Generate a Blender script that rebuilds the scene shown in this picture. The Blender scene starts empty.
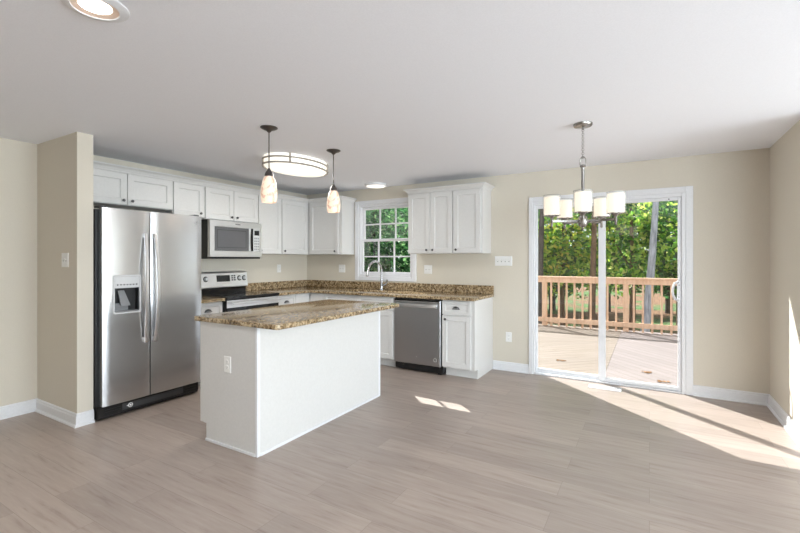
import bpy, bmesh, math, random
import numpy as np
from mathutils import Vector, Matrix
PI = math.pi
rnd = random.Random(7)
scene = bpy.context.scene
COL = scene.collection

# ---------------------------------------------------------------- camera
FPX, YAW, HORIZON, EYE = 424.635, 0.531, 259.517, 1.336
cam_data = bpy.data.cameras.new('camera')
cam = bpy.data.objects.new('camera', cam_data)
COL.objects.link(cam)
cam.location = (0, 0, EYE)
cam.rotation_euler = (PI / 2, 0, YAW)
cam_data.sensor_fit = 'HORIZONTAL'
cam_data.sensor_width = 36.0
cam_data.lens = 36.0 * FPX / 800.0
cam_data.shift_y = (HORIZON - 266.5) / 800.0
cam_data.clip_start = 0.02
cam_data.clip_end = 200
scene.camera = cam

# ---------------------------------------------------------------- world, sun, portals, added daylight lamps, exposure
world = bpy.data.worlds.new('world')
scene.world = world
world.use_nodes = True
wn = world.node_tree
wn.nodes['Background'].inputs[0].default_value = (0.92, 0.96, 1.0, 1)
wn.nodes['Background'].inputs[1].default_value = 0.9

sun_data = bpy.data.lights.new('sun', 'SUN')
sun_data.energy = 8.5
sun_data.angle = math.radians(0.3)
sun_data.color = (1.0, 0.975, 0.955)
sun = bpy.data.objects.new('sun', sun_data)
COL.objects.link(sun)
SUN_DIR = Vector((1.085, -1.0, -1.255))
sun.rotation_euler = SUN_DIR.to_track_quat('-Z', 'Y').to_euler()


def area_light(name, loc, direction, sx, sy, power, color=(1, 1, 1), portal=False):
    d = bpy.data.lights.new(name, 'AREA')
    d.shape = 'RECTANGLE'
    d.size, d.size_y = sx, sy
    d.energy = power
    d.color = color
    o = bpy.data.objects.new(name, d)
    COL.objects.link(o)
    o.location = loc
    o.rotation_euler = Vector(direction).to_track_quat('-Z', 'Y').to_euler()
    if portal:
        d.cycles.is_portal = True
    return o


# lamps added outside unseen side and rear windows, standing in for daylight
FILL_COL = (0.84, 0.925, 1.0)
area_light('added_side_fill', (5.75, 1.4, 1.4), (-1, 0, .46), 4.6, 1.9, 375, FILL_COL)
area_light('added_rear_fill', (3.3, -3.45, 1.4), (0, 1, .22), 3.4, 1.7, 250, FILL_COL)
area_light('portal_door', (-0.42, 5.2, 1.0), (0, -1, 0), 1.5, 2.0, 1, portal=True)
area_light('portal_kitchen_window', (-3.2, 5.2, 1.6), (0, -1, 0), 0.85, 1.0, 1, portal=True)

scene.view_settings.view_transform = 'Standard'
scene.view_settings.look = 'None'
scene.view_settings.gamma = 1.0
scene.view_settings.use_curve_mapping = False
scene.view_settings.exposure = 0.58
scene.cycles.use_denoising = True
scene.cycles.max_bounces = 10
scene.cycles.diffuse_bounces = 6
scene.cycles.transparent_max_bounces = 24
scene.cycles.sample_clamp_indirect = 4.0

# ---------------------------------------------------------------- materials
MAT = {}


def srgb(r, g, b):
    def f(c):
        c /= 255.0
        return c / 12.92 if c <= 0.04045 else ((c + 0.055) / 1.055) ** 2.4
    return (f(r), f(g), f(b), 1)


def new_mat(name):
    m = bpy.data.materials.new(name)
    m.use_nodes = True
    MAT[name] = m
    nt = m.node_tree
    return m, nt, nt.nodes['Principled BSDF']


def node(nt, kind, **kw):
    n = nt.nodes.new(kind)
    for k, v in kw.items():
        if k.startswith('i_'):
            n.inputs[k[2:].replace('_', ' ')].default_value = v
        else:
            setattr(n, k, v)
    return n


def coords(nt, scale=(1, 1, 1), rot=(0, 0, 0)):
    tc = node(nt, 'ShaderNodeTexCoord')
    mp = node(nt, 'ShaderNodeMapping')
    mp.inputs['Scale'].default_value = scale
    mp.inputs['Rotation'].default_value = rot
    nt.links.new(tc.outputs['Object'], mp.inputs['Vector'])
    return mp.outputs['Vector']


def ramp(nt, fac, stops):
    r = node(nt, 'ShaderNodeValToRGB')
    el = r.color_ramp.elements
    while len(el) < len(stops):
        el.new(0.5)
    for e, (p, c) in zip(el, stops):
        e.position = p
        e.color = c
    nt.links.new(fac, r.inputs['Fac'])
    return r.outputs['Color']


def plain(name, col, rough=0.5, metal=0.0, bump=0.0, bscale=60, coat=0.0, spec=0.5):
    m, nt, b = new_mat(name)
    b.inputs['Roughness'].default_value = rough
    b.inputs['Metallic'].default_value = metal
    b.inputs['Specular IOR Level'].default_value = spec
    if coat:
        b.inputs['Coat Weight'].default_value = coat
        b.inputs['Coat Roughness'].default_value = 0.08
    v = coords(nt)
    nz = node(nt, 'ShaderNodeTexNoise')
    nz.inputs['Scale'].default_value = bscale
    nz.inputs['Detail'].default_value = 3
    nt.links.new(v, nz.inputs['Vector'])
    c2 = tuple(min(1, x * 0.965) for x in col[:3]) + (1,)
    cc = ramp(nt, nz.outputs['Fac'], [(0.35, c2), (0.65, col)])
    nt.links.new(cc, b.inputs['Base Color'])
    if bump:
        bp = node(nt, 'ShaderNodeBump')
        bp.inputs['Strength'].default_value = bump
        bp.inputs['Distance'].default_value = 0.002
        nt.links.new(nz.outputs['Fac'], bp.inputs['Height'])
        nt.links.new(bp.outputs['Normal'], b.inputs['Normal'])
    return m


plain('wall_paint', srgb(214, 207, 193), 0.75, bump=0.12, bscale=180)
plain('ceiling_paint', srgb(242, 244, 250), 0.85, bump=0.15, bscale=150)
plain('trim_paint', srgb(228, 229, 232), 0.35)
plain('cabinet_paint', srgb(215, 214, 212), 0.38)
plain('cabinet_inside', srgb(150, 148, 146), 0.6)
plain('vinyl_white', srgb(230, 231, 234), 0.35)
plain('plate_white', srgb(238, 238, 236), 0.3)
plain('slot_grey', srgb(120, 118, 114), 0.5)
plain('black_gloss', srgb(14, 14, 15), 0.08)
plain('black_plastic', srgb(22, 22, 23), 0.4)
plain('dark_grey_plastic', srgb(66, 67, 69), 0.45)
plain('grey_case', srgb(30, 30, 31), 0.45)
plain('mid_grey_plastic', srgb(132, 133, 135), 0.4)
plain('silver_plastic', srgb(205, 206, 207), 0.35)
plain('chrome', srgb(186, 187, 190), 0.12, metal=1.0)
plain('nickel', srgb(190, 186, 180), 0.24, metal=1.0)
plain('dark_nickel', srgb(158, 155, 151), 0.24, metal=1.0)
plain('brushed_band', srgb(158, 150, 140), 0.4)
plain('dark_bronze', srgb(112, 109, 108), 0.28, metal=1.0)
plain('pull_pewter', srgb(92, 92, 94), 0.28, metal=1.0)
plain('sink_white', srgb(235, 233, 228), 0.15)
plain('screen_black', srgb(24, 26, 28), 0.15)
plain('mark_white', srgb(240, 240, 240), 0.4)
plain('mark_dark', srgb(40, 40, 42), 0.4)
plain('oven_window', srgb(20, 20, 21), 0.05)
plain('microwave_glass', srgb(92, 92, 94), 0.12)
plain('burner_grey', srgb(52, 52, 54), 0.2)
plain('leaf_brown', srgb(150, 108, 62), 0.8)


def steel(name, col, rough, grain_scale):
    m, nt, b = new_mat(name)
    b.inputs['Metallic'].default_value = 1.0
    v = coords(nt, grain_scale)
    nz = node(nt, 'ShaderNodeTexNoise')
    nz.inputs['Scale'].default_value = 1.0
    nz.inputs['Detail'].default_value = 4
    nt.links.new(v, nz.inputs['Vector'])
    d = tuple(x * 0.985 for x in col[:3]) + (1,)
    nt.links.new(ramp(nt, nz.outputs['Fac'], [(0.3, d), (0.7, col)]), b.inputs['Base Color'])
    mr = node(nt, 'ShaderNodeMapRange')
    mr.inputs['To Min'].default_value = rough
    mr.inputs['To Max'].default_value = rough + 0.003
    nt.links.new(nz.outputs['Fac'], mr.inputs['Value'])
    nt.links.new(mr.outputs['Result'], b.inputs['Roughness'])
    return m


steel('stainless', srgb(206, 207, 209), 0.25, (30, 6, 900))
steel('stainless_bright', srgb(236, 236, 237), 0.3, (30, 6, 900))
steel('stainless_dark', srgb(188, 189, 192), 0.28, (6, 30, 900))

# granite
m, nt, b = new_mat('granite')
v = coords(nt)
n1 = node(nt, 'ShaderNodeTexNoise'); n1.inputs['Scale'].default_value = 38; n1.inputs['Detail'].default_value = 5; n1.inputs['Roughness'].default_value = 0.7
n2 = node(nt, 'ShaderNodeTexVoronoi'); n2.inputs['Scale'].default_value = 85
n3 = node(nt, 'ShaderNodeTexNoise'); n3.inputs['Scale'].default_value = 12; n3.inputs['Detail'].default_value = 2
for q in (n1, n2, n3):
    nt.links.new(v, q.inputs['Vector'])
c1 = ramp(nt, n1.outputs['Fac'], [(0.41, srgb(22, 17, 13)), (0.47, srgb(104, 82, 54)), (0.53, srgb(178, 152, 114)), (0.6, srgb(222, 204, 172))])
c2 = ramp(nt, n2.outputs['Color'], [(0.0, srgb(28, 22, 17)), (0.26, srgb(100, 80, 54)), (0.58, srgb(172, 148, 112)), (1.0, srgb(214, 198, 168))])
mx = node(nt, 'ShaderNodeMixRGB'); mx.inputs['Fac'].default_value = 0.5
nt.links.new(c1, mx.inputs['Color1']); nt.links.new(c2, mx.inputs['Color2'])
mx2 = node(nt, 'ShaderNodeMixRGB', blend_type='MULTIPLY'); mx2.inputs['Fac'].default_value = 0.35
nt.links.new(mx.outputs['Color'], mx2.inputs['Color1'])
nt.links.new(ramp(nt, n3.outputs['Fac'], [(0.35, (0.7, 0.66, 0.62, 1)), (0.65, (1, 1, 1, 1))]), mx2.inputs['Color2'])
nt.links.new(mx2.outputs['Color'], b.inputs['Base Color'])
b.inputs['Roughness'].default_value = 0.1

# vinyl plank floor, boards running along X
m, nt, b = new_mat('floor_planks')
v = coords(nt)
br = node(nt, 'ShaderNodeTexBrick')
br.offset = 0.37; br.offset_frequency = 2; br.squash = 1
br.inputs['Scale'].default_value = 1
br.inputs['Brick Width'].default_value = 1.22
br.inputs['Row Height'].default_value = 0.18
br.inputs['Mortar Size'].default_value = 0.0012
br.inputs['Mortar Smooth'].default_value = 0.3
br.inputs['Bias'].default_value = 0
br.inputs['Color1'].default_value = (0, 0, 0, 1)
br.inputs['Color2'].default_value = (1, 1, 1, 1)
br.inputs['Mortar'].default_value = (0.5, 0.5, 0.5, 1)
nt.links.new(v, br.inputs['Vector'])
# grain, shifted per plank
sc = node(nt, 'ShaderNodeVectorMath', operation='MULTIPLY')
sc.inputs[1].default_value = (2.2, 24, 1)
nt.links.new(v, sc.inputs[0])
ad = node(nt, 'ShaderNodeVectorMath', operation='MULTIPLY_ADD')
ad.inputs[1].default_value = (9, 7, 30)
nt.links.new(br.outputs['Color'], ad.inputs[0]); nt.links.new(sc.outputs['Vector'], ad.inputs[2])
g1 = node(nt, 'ShaderNodeTexNoise'); g1.inputs['Scale'].default_value = 1.3; g1.inputs['Detail'].default_value = 7; g1.inputs['Roughness'].default_value = 0.62; g1.inputs['Distortion'].default_value = 0.35
nt.links.new(ad.outputs['Vector'], g1.inputs['Vector'])
grain = ramp(nt, g1.outputs['Fac'], [(0.26, srgb(141, 126, 116)), (0.42, srgb(163, 149, 140)), (0.62, srgb(171, 158, 149)), (0.8, srgb(182, 170, 162))])
tone = ramp(nt, br.outputs['Color'], [(0.0, (0.86, 0.855, 0.85, 1)), (0.5, (0.96, 0.955, 0.95, 1)), (1.0, (1.03, 1.025, 1.02, 1))])
mm = node(nt, 'ShaderNodeMixRGB', blend_type='MULTIPLY'); mm.inputs['Fac'].default_value = 1
nt.links.new(grain, mm.inputs['Color1']); nt.links.new(tone, mm.inputs['Color2'])
seam = node(nt, 'ShaderNodeMixRGB'); seam.inputs['Color2'].default_value = srgb(110, 98, 90)
sf = node(nt, 'ShaderNodeMath', operation='MULTIPLY'); sf.inputs[1].default_value = 0.55
nt.links.new(br.outputs['Fac'], sf.inputs[0]); nt.links.new(sf.outputs[0], seam.inputs['Fac'])
nt.links.new(mm.outputs['Color'], seam.inputs['Color1'])
nt.links.new(seam.outputs['Color'], b.inputs['Base Color'])
b.inputs['Roughness'].default_value = 0.36
bp = node(nt, 'ShaderNodeBump'); bp.inputs['Strength'].default_value = 0.08; bp.inputs['Distance'].default_value = 0.001
nt.links.new(g1.outputs['Fac'], bp.inputs['Height']); nt.links.new(bp.outputs['Normal'], b.inputs['Normal'])


def wood(name, base, dark, board=None, rot=0.0, rough=0.75):
    """outdoor timber; board = plank width for a boarded deck at angle rot"""
    m, nt, b = new_mat(name)
    v = coords(nt, rot=(0, 0, rot))
    s = node(nt, 'ShaderNodeVectorMath', operation='MULTIPLY')
    s.inputs[1].default_value = (2, 30, 30) if board else (20, 20, 3)
    nt.links.new(v, s.inputs[0])
    nz = node(nt, 'ShaderNodeTexNoise'); nz.inputs['Scale'].default_value = 1; nz.inputs['Detail'].default_value = 5
    nt.links.new(s.outputs['Vector'], nz.inputs['Vector'])
    c = ramp(nt, nz.outputs['Fac'], [(0.3, dark), (0.65, base)])
    if board:
        br = node(nt, 'ShaderNodeTexBrick'); br.offset = 0.5
        br.inputs['Scale'].default_value = 1; br.inputs['Brick Width'].default_value = 4.2; br.inputs['Row Height'].default_value = board
        br.inputs['Mortar Size'].default_value = 0.004; br.inputs['Mortar Smooth'].default_value = 0.1
        br.inputs['Color1'].default_value = (0.88, 0.88, 0.88, 1); br.inputs['Color2'].default_value = (1, 1, 1, 1)
        br.inputs['Mortar'].default_value = (0.42, 0.34, 0.24, 1)
        nt.links.new(v, br.inputs['Vector'])
        mm = node(nt, 'ShaderNodeMixRGB', blend_type='MULTIPLY'); mm.inputs['Fac'].default_value = 1
        nt.links.new(c, mm.inputs['Color1']); nt.links.new(br.outputs['Color'], mm.inputs['Color2'])
        c = mm.outputs['Color']
    nt.links.new(c, b.inputs['Base Color'])
    b.inputs['Roughness'].default_value = rough
    return m


wood('deck_boards_diagonal', srgb(144, 132, 122), srgb(126, 113, 100), 0.14, -PI / 4)
wood('deck_boards_chevron', srgb(143, 133, 131), srgb(134, 124, 122), 0.14, PI / 4)
wood('rail_wood', srgb(236, 200, 172), srgb(216, 174, 144))
wood('bark_grey', srgb(196, 200, 212), srgb(134, 138, 150))
wood('bark_dark', srgb(92, 84, 80), srgb(52, 46, 44))
wood('bark_brown', srgb(128, 100, 76), srgb(76, 56, 42))

# forest floor
m, nt, b = new_mat('forest_floor')
v = coords(nt)
n1 = node(nt, 'ShaderNodeTexNoise'); n1.inputs['Scale'].default_value = 6; n1.inputs['Detail'].default_value = 8
n2 = node(nt, 'ShaderNodeTexNoise'); n2.inputs['Scale'].default_value = 0.35; n2.inputs['Detail'].default_value = 2
nt.links.new(v, n1.inputs['Vector']); nt.links.new(v, n2.inputs['Vector'])
ca = ramp(nt, n1.outputs['Fac'], [(0.3, srgb(70, 48, 32)), (0.55, srgb(128, 92, 62)), (0.75, srgb(170, 130, 92))])
cb = ramp(nt, n1.outputs['Fac'], [(0.3, srgb(34, 54, 24)), (0.6, srgb(78, 116, 46)), (0.8, srgb(130, 160, 70))])
mm = node(nt, 'ShaderNodeMixRGB')
nt.links.new(ramp(nt, n2.outputs['Fac'], [(0.47, (0, 0, 0, 1)), (0.56, (1, 1, 1, 1))]), mm.inputs['Fac'])
nt.links.new(ca, mm.inputs['Color1']); nt.links.new(cb, mm.inputs['Color2'])
nt.links.new(mm.outputs['Color'], b.inputs['Base Color'])
b.inputs['Roughness'].default_value = 0.95


def leaf_mat(name, cols):
    m, nt, b = new_mat(name)
    nt.nodes.remove(b)
    out = nt.nodes['Material Output']
    g = node(nt, 'ShaderNodeNewGeometry')
    c = ramp(nt, g.outputs['Random Per Island'], cols)
    d = node(nt, 'ShaderNodeBsdfDiffuse'); t = node(nt, 'ShaderNodeBsdfTranslucent')
    gl = node(nt, 'ShaderNodeBsdfGlossy'); gl.inputs['Roughness'].default_value = 0.45
    a = node(nt, 'ShaderNodeMixShader'); a.inputs[0].default_value = 0.6
    a2 = node(nt, 'ShaderNodeMixShader'); a2.inputs[0].default_value = 0.05
    nt.links.new(c, d.inputs['Color']); nt.links.new(c, t.inputs['Color'])
    nt.links.new(d.outputs[0], a.inputs[1]); nt.links.new(t.outputs[0], a.inputs[2])
    nt.links.new(a.outputs[0], a2.inputs[1]); nt.links.new(gl.outputs[0], a2.inputs[2])
    nt.links.new(a2.outputs[0], out.inputs['Surface'])
    return m


leaf_mat('leaves_green', [(0.0, srgb(26, 66, 22)), (0.35, srgb(66, 134, 38)), (0.6, srgb(128, 192, 58)), (0.82, srgb(206, 232, 96)), (1.0, srgb(250, 244, 160))])
leaf_mat('leaves_yellow', [(0.0, srgb(36, 80, 26)), (0.3, srgb(92, 154, 44)), (0.6, srgb(166, 210, 66)), (0.88, srgb(232, 232, 96)), (1.0, srgb(242, 214, 90))])
leaf_mat('leaves_dark', [(0.0, srgb(24, 62, 36)), (0.45, srgb(52, 112, 60)), (0.8, srgb(92, 156, 88)), (1.0, srgb(176, 210, 150))])

# window glass: thin sheet
m, nt, b = new_mat('window_glass')
nt.nodes.remove(b)
out = nt.nodes['Material Output']
lw = node(nt, 'ShaderNodeLayerWeight'); lw.inputs['Blend'].default_value = 0.5
pw = node(nt, 'ShaderNodeMath', operation='POWER'); pw.inputs[1].default_value = 5
nt.links.new(lw.outputs['Facing'], pw.inputs[0])
fr = node(nt, 'ShaderNodeMath', operation='MULTIPLY_ADD'); fr.inputs[1].default_value = 0.9; fr.inputs[2].default_value = 0.075
nt.links.new(pw.outputs[0], fr.inputs[0])
tr = node(nt, 'ShaderNodeBsdfTransparent'); tr.inputs['Color'].default_value = (0.97, 0.985, 0.98, 1)
gl = node(nt, 'ShaderNodeBsdfGlossy'); gl.inputs['Roughness'].default_value = 0.0
ms = node(nt, 'ShaderNodeMixShader')
nt.links.new(fr.outputs[0], ms.inputs[0]); nt.links.new(tr.outputs[0], ms.inputs[1]); nt.links.new(gl.outputs[0], ms.inputs[2])
nt.links.new(ms.outputs[0], out.inputs['Surface'])


def lamp_mat(name, col, emit, base, swirl=None):
    m, nt, b = new_mat(name)
    b.inputs['Base Color'].default_value = base
    b.inputs['Roughness'].default_value = 0.25
    b.inputs['Emission Strength'].default_value = emit
    b.inputs['Emission Color'].default_value = col
    if swirl:
        v = coords(nt, (1, 1, 0.6), (0.5, 0.3, 0))
        wv = node(nt, 'ShaderNodeTexNoise'); wv.inputs['Scale'].default_value = 10; wv.inputs['Detail'].default_value = 4; wv.inputs['Distortion'].default_value = 3.0
        nt.links.new(v, wv.inputs['Vector'])
        c = ramp(nt, wv.outputs['Fac'], [(0.36, swirl), (0.5, col), (0.62, col)])
        nt.links.new(c, b.inputs['Emission Color']); nt.links.new(c, b.inputs['Base Color'])
    return m


lamp_mat('shade_alabaster', (0.92, 0.74, 0.58, 1), 0.34, (0.8, 0.7, 0.6, 1), (0.6, 0.38, 0.27, 1))
lamp_mat('shade_fabric', (1.0, 0.85, 0.68, 1), 0.74, (0.42, 0.39, 0.36, 1))
lamp_mat('diffuser_oval', (1.0, 0.94, 0.82, 1), 0.55, (0.85, 0.84, 0.8, 1))
lamp_mat('diffuser_round', (1.0, 0.93, 0.86, 1), 0.6, (0.85, 0.84, 0.8, 1))
lamp_mat('can_lamp', (1.0, 0.95, 0.88, 1), 6.0, (0.9, 0.9, 0.9, 1))
plain('can_baffle', srgb(238, 214, 196), 0.5)
m, nt, b = new_mat('clear_sleeve')
nt.nodes.remove(b)
out = nt.nodes['Material Output']
tr = node(nt, 'ShaderNodeBsdfTransparent'); tr.inputs['Color'].default_value = (0.95, 0.95, 0.94, 1)
df = node(nt, 'ShaderNodeBsdfDiffuse'); df.inputs['Color'].default_value = (0.9, 0.9, 0.88, 1)
ms = node(nt, 'ShaderNodeMixShader'); ms.inputs[0].default_value = 0.16
nt.links.new(tr.outputs[0], ms.inputs[1]); nt.links.new(df.outputs[0], ms.inputs[2])
nt.links.new(ms.outputs[0], out.inputs['Surface'])


# ---------------------------------------------------------------- mesh helpers
class MB:
    """collects shapes (world coordinates) for ONE mesh object"""

    def __init__(self):
        self.bm = bmesh.new()

    def _merge(self, bm, M=None):
        if M is not None:
            bm.transform(M)
        me = bpy.data.meshes.new('tmp')
        bm.to_mesh(me); bm.free()
        self.bm.from_mesh(me)
        bpy.data.meshes.remove(me)

    def box(self, x0, x1, y0, y1, z0, z1, bev=0.0, seg=1, M=None):
        bm = bmesh.new()
        bmesh.ops.create_cube(bm, size=1)
        for q in bm.verts:
            q.co = Vector(((x0 + x1) / 2 + q.co.x * abs(x1 - x0), (y0 + y1) / 2 + q.co.y * abs(y1 - y0), (z0 + z1) / 2 + q.co.z * abs(z1 - z0)))
        if bev > 0:
            bmesh.ops.bevel(bm, geom=bm.edges[:], offset=bev, segments=seg, affect='EDGES', profile=0.6)
        self._merge(bm, M)
        return self

    def loops(self, rings, cap0=True, cap1=True, closed=True):
        """rings: lists of points of equal length, joined by quads"""
        bm = self.bm
        R = [[bm.verts.new(p) for p in r] for r in rings]
        n = len(R[0])
        for a, c in zip(R, R[1:]):
            for i in range(n if closed else n - 1):
                j = (i + 1) % n
                try:
                    bm.faces.new((a[i], a[j], c[j], c[i]))
                except ValueError:
                    pass
        if cap0 and n > 2:
            bm.faces.new(R[0][::-1])
        if cap1 and n > 2:
            bm.faces.new(R[-1])
        return self

    def lathe(self, prof, base=(0, 0, 0), axis=(0, 0, 1), n=24, cap0=True, cap1=True, sx=1.0, sy=1.0):
        """prof: (radius, height) along axis"""
        q = Vector(axis).normalized().to_track_quat('Z', 'Y').to_matrix()
        B = Vector(base)
        rings = []
        for r, z in prof:
            r = max(r, 1e-4)
            rings.append([B + q @ Vector((r * sx * math.cos(2 * PI * i / n), r * sy * math.sin(2 * PI * i / n), z)) for i in range(n)])
        return self.loops(rings, cap0, cap1)

    def cyl(self, p0, p1, r, n=16):
        p0, p1 = Vector(p0), Vector(p1)
        return self.lathe([(r, 0), (r, (p1 - p0).length)], p0, p1 - p0, n)

    def tube(self, pts, r, n=10):
        pts = [Vector(p) for p in pts]
        rad = r if isinstance(r, (list, tuple)) else [r] * len(pts)
        rings = []
        prev = None
        for i, p in enumerate(pts):
            t = (pts[min(i + 1, len(pts) - 1)] - pts[max(i - 1, 0)]).normalized()
            if prev is None:
                u = t.orthogonal().normalized()
            else:
                u = (prev - t * prev.dot(t)).normalized()
            prev = u
            w = t.cross(u)
            rings.append([p + (u * math.cos(2 * PI * k / n) + w * math.sin(2 * PI * k / n)) * rad[i] for k in range(n)])
        return self.loops(rings)

    def torus(self, c, R, r, axis=(0, 0, 1), n=24, k=8, sx=1.0, sy=1.0):
        q = Vector(axis).normalized().to_track_quat('Z', 'Y').to_matrix()
        rings = []
        for i in range(n + 1):
            a = 2 * PI * i / n
            rings.append([Vector(c) + q @ Vector(((R * sx + r * math.cos(b)) * math.cos(a), (R * sy + r * math.cos(b)) * math.sin(a), r * math.sin(b))) for b in [2 * PI * j / k for j in range(k)]])
        return self.loops(rings, False, False)

    def prism(self, poly, z0, z1):
        return self.loops([[(x, y, z0) for x, y in poly], [(x, y, z1) for x, y in poly]])

    def build(self, name, mat, parent=None, smooth=None, loc=None):
        bm = self.bm
        bmesh.ops.remove_doubles(bm, verts=bm.verts, dist=1e-6)
        bmesh.ops.recalc_face_normals(bm, faces=bm.faces)
        off = Vector((0, 0, 0))
        if parent is not None:
            off = world_loc(parent)
        elif loc is not None:
            off = Vector(loc)
        bmesh.ops.translate(bm, verts=bm.verts, vec=-off)
        me = bpy.data.meshes.new(name)
        bm.to_mesh(me); bm.free()
        if smooth is not None:
            for f in me.polygons:
                f.use_smooth = True
            me.set_sharp_from_angle(angle=math.radians(smooth))
        me.materials.append(MAT[mat])
        o = bpy.data.objects.new(name, me)
        COL.objects.link(o)
        if parent is not None:
            o.parent = parent
        elif loc is not None:
            o.location = loc
        return o


def world_loc(o):
    v = Vector(o.location)
    while o.parent is not None:
        o = o.parent
        v += Vector(o.location)
    return v


def thing(name, label, cat, loc, group=None):
    o = bpy.data.objects.new(name, None)
    COL.objects.link(o)
    o.empty_display_size = 0.1
    o.location = loc
    return tag(o, label, cat, group)


def tag(o, label, cat, group=None):
    o['label'] = label
    o['category'] = cat
    if group:
        o['group'] = group
    return o


def struct(o):
    o['kind'] = 'structure'
    return o


def copy_tree(o, loc):
    c = o.copy(); COL.objects.link(c)
    c.location = loc
    for ch in list(o.children):
        k = ch.copy(); COL.objects.link(k); k.parent = c
        for g in list(ch.children):
            s = g.copy(); COL.objects.link(s); s.parent = k
    return c


def cut(o, cutter_mb):
    """boolean hole, baked into the mesh"""
    off = world_loc(o)
    bm = cutter_mb.bm
    bmesh.ops.recalc_face_normals(bm, faces=bm.faces)
    bmesh.ops.translate(bm, verts=bm.verts, vec=-off)
    me = bpy.data.meshes.new('cutter'); bm.to_mesh(me); bm.free()
    c = bpy.data.objects.new('cutter', me); COL.objects.link(c)
    c.location = off
    md = o.modifiers.new('cut', 'BOOLEAN'); md.operation = 'DIFFERENCE'; md.solver = 'EXACT'; md.object = c
    bpy.context.view_layer.update()
    dg = bpy.context.evaluated_depsgraph_get()
    nm = bpy.data.meshes.new_from_object(o.evaluated_get(dg))
    o.modifiers.clear()
    o.data = nm
    bpy.data.objects.remove(c)


# faces of furniture: P(u, v, w) with u to the right, v up, w out of the face
def face_x(x):
    return lambda u, v, w: Vector((x + w, u, v))


def face_negx(x):
    return lambda u, v, w: Vector((x - w, u, v))


def face_y(y):
    return lambda u, v, w: Vector((u, y - w, v))


def rect_ring(P, u0, u1, v0, v1, w):
    return [P(u0, v0, w), P(u1, v0, w), P(u1, v1, w), P(u0, v1, w)]


def shaker(P, u0, u1, v0, v1, stile=0.058, th=0.02, dep=0.009):
    mb = MB()
    e = 0.002
    s = stile
    mb.loops([rect_ring(P, u0, u1, v0, v1, 0), rect_ring(P, u0, u1, v0, v1, th - e),
              rect_ring(P, u0 + e, u1 - e, v0 + e, v1 - e, th),
              rect_ring(P, u0 + s, u1 - s, v0 + s, v1 - s, th),
              rect_ring(P, u0 + s + .006, u1 - s - .006, v0 + s + .006, v1 - s - .006, th - dep)])
    return mb


def fbox(P, u0, u1, v0, v1, w0, w1, bev=0.0, seg=1):
    a, c = P(u0, v0, w0), P(u1, v1, w1)
    return MB().box(min(a.x, c.x), max(a.x, c.x), min(a.y, c.y), max(a.y, c.y), min(a.z, c.z), max(a.z, c.z), bev, seg)


def fadd(mb, P, u0, u1, v0, v1, w0, w1, bev=0.0):
    a, c = P(u0, v0, w0), P(u1, v1, w1)
    mb.box(min(a.x, c.x), max(a.x, c.x), min(a.y, c.y), max(a.y, c.y), min(a.z, c.z), max(a.z, c.z), bev)
    return mb


def knob(P, u, v, w, parent):
    n = P(0, 0, 1) - P(0, 0, 0)
    MB().lathe([(.0055, 0), (.005, .012), (.013, .016), (.0145, .021), (.011, .026), (.002, .028)], P(u, v, w), n, 14).build('knob', 'pull_pewter', parent, 40)


def cup_pull(P, u, v, w, parent):
    rings = []
    for i in range(9):
        a = PI * i / 8
        ring = []
        for j in range(7):
            t = PI / 2 * j / 6
            ring.append(P(u + .042 * math.cos(a) * (1 - .12 * math.sin(t)), v - .012 + .03 * math.sin(a) * math.cos(t * .75), w + .024 * math.sin(t) * max(math.sin(a), .12)))
        rings.append(ring)
    mb = MB().loops(rings, False, False, closed=False)
    fadd(mb, P, u - .047, u + .047, v - .016, v - .010, w, w + .004, .001)
    mb.build('cup_pull', 'pull_pewter', parent, 50)


# ---------------------------------------------------------------- room shell
XL, XR, YB, YR, H = -4.685, 0.949, 5.064, -3.2, 2.358
XF, YM = 5.5, 3.95      # unseen living room, added to the right to even out the daylight
struct(MB().box(XL - .15, XR + .15, YR - .15, YB + .10, -.12, 0).box(XR + .15, XF + .15, YR - .15, YM + .15, -.12, 0).build('floor', 'floor_planks'))
struct(MB().box(XL - .15, XR + .15, YR - .15, YB + .10, H, H + .12).box(XR + .15, XF + .15, YR - .15, YM + .15, H, H + .12).build('ceiling', 'ceiling_paint'))
struct(MB().box(XL - .15, XL, YR - .15, YB + .10, 0, H).build('wall_left', 'wall_paint'))

DX0, DX1, DZ = -1.175, 0.311, 2.0          # door rough opening
WX0, WX1, WZ0, WZ1 = -3.668, -2.768, 1.095, 2.125  # kitchen window opening


def wall_with_holes(axis, lo, hi, a0, a1, holes):
    """a wall slab cut round rectangular holes (s0, s1, z0, z1); axis 'x' runs along X"""
    mb = MB()
    ss = sorted(set([a0, a1] + [h[0] for h in holes] + [h[1] for h in holes]))
    zz = sorted(set([0, H] + [h[2] for h in holes] + [h[3] for h in holes]))
    for s0, s1 in zip(ss, ss[1:]):
        run = None
        for z0, z1 in zip(zz, zz[1:]):
            sm, zm = (s0 + s1) / 2, (z0 + z1) / 2
            hole = any(h[0] < sm < h[1] and h[2] < zm < h[3] for h in holes)
            if not hole:
                if run and abs(run[1] - z0) < 1e-9:
                    run = (run[0], z1)
                else:
                    if run:
                        put(mb, axis, lo, hi, s0, s1, run)
                    run = (z0, z1)
        if run:
            put(mb, axis, lo, hi, s0, s1, run)
    return mb


def put(mb, axis, lo, hi, s0, s1, run):
    if axis == 'x':
        mb.box(s0, s1, lo, hi, run[0], run[1])
    else:
        mb.box(lo, hi, s0, s1, run[0], run[1])


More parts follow.
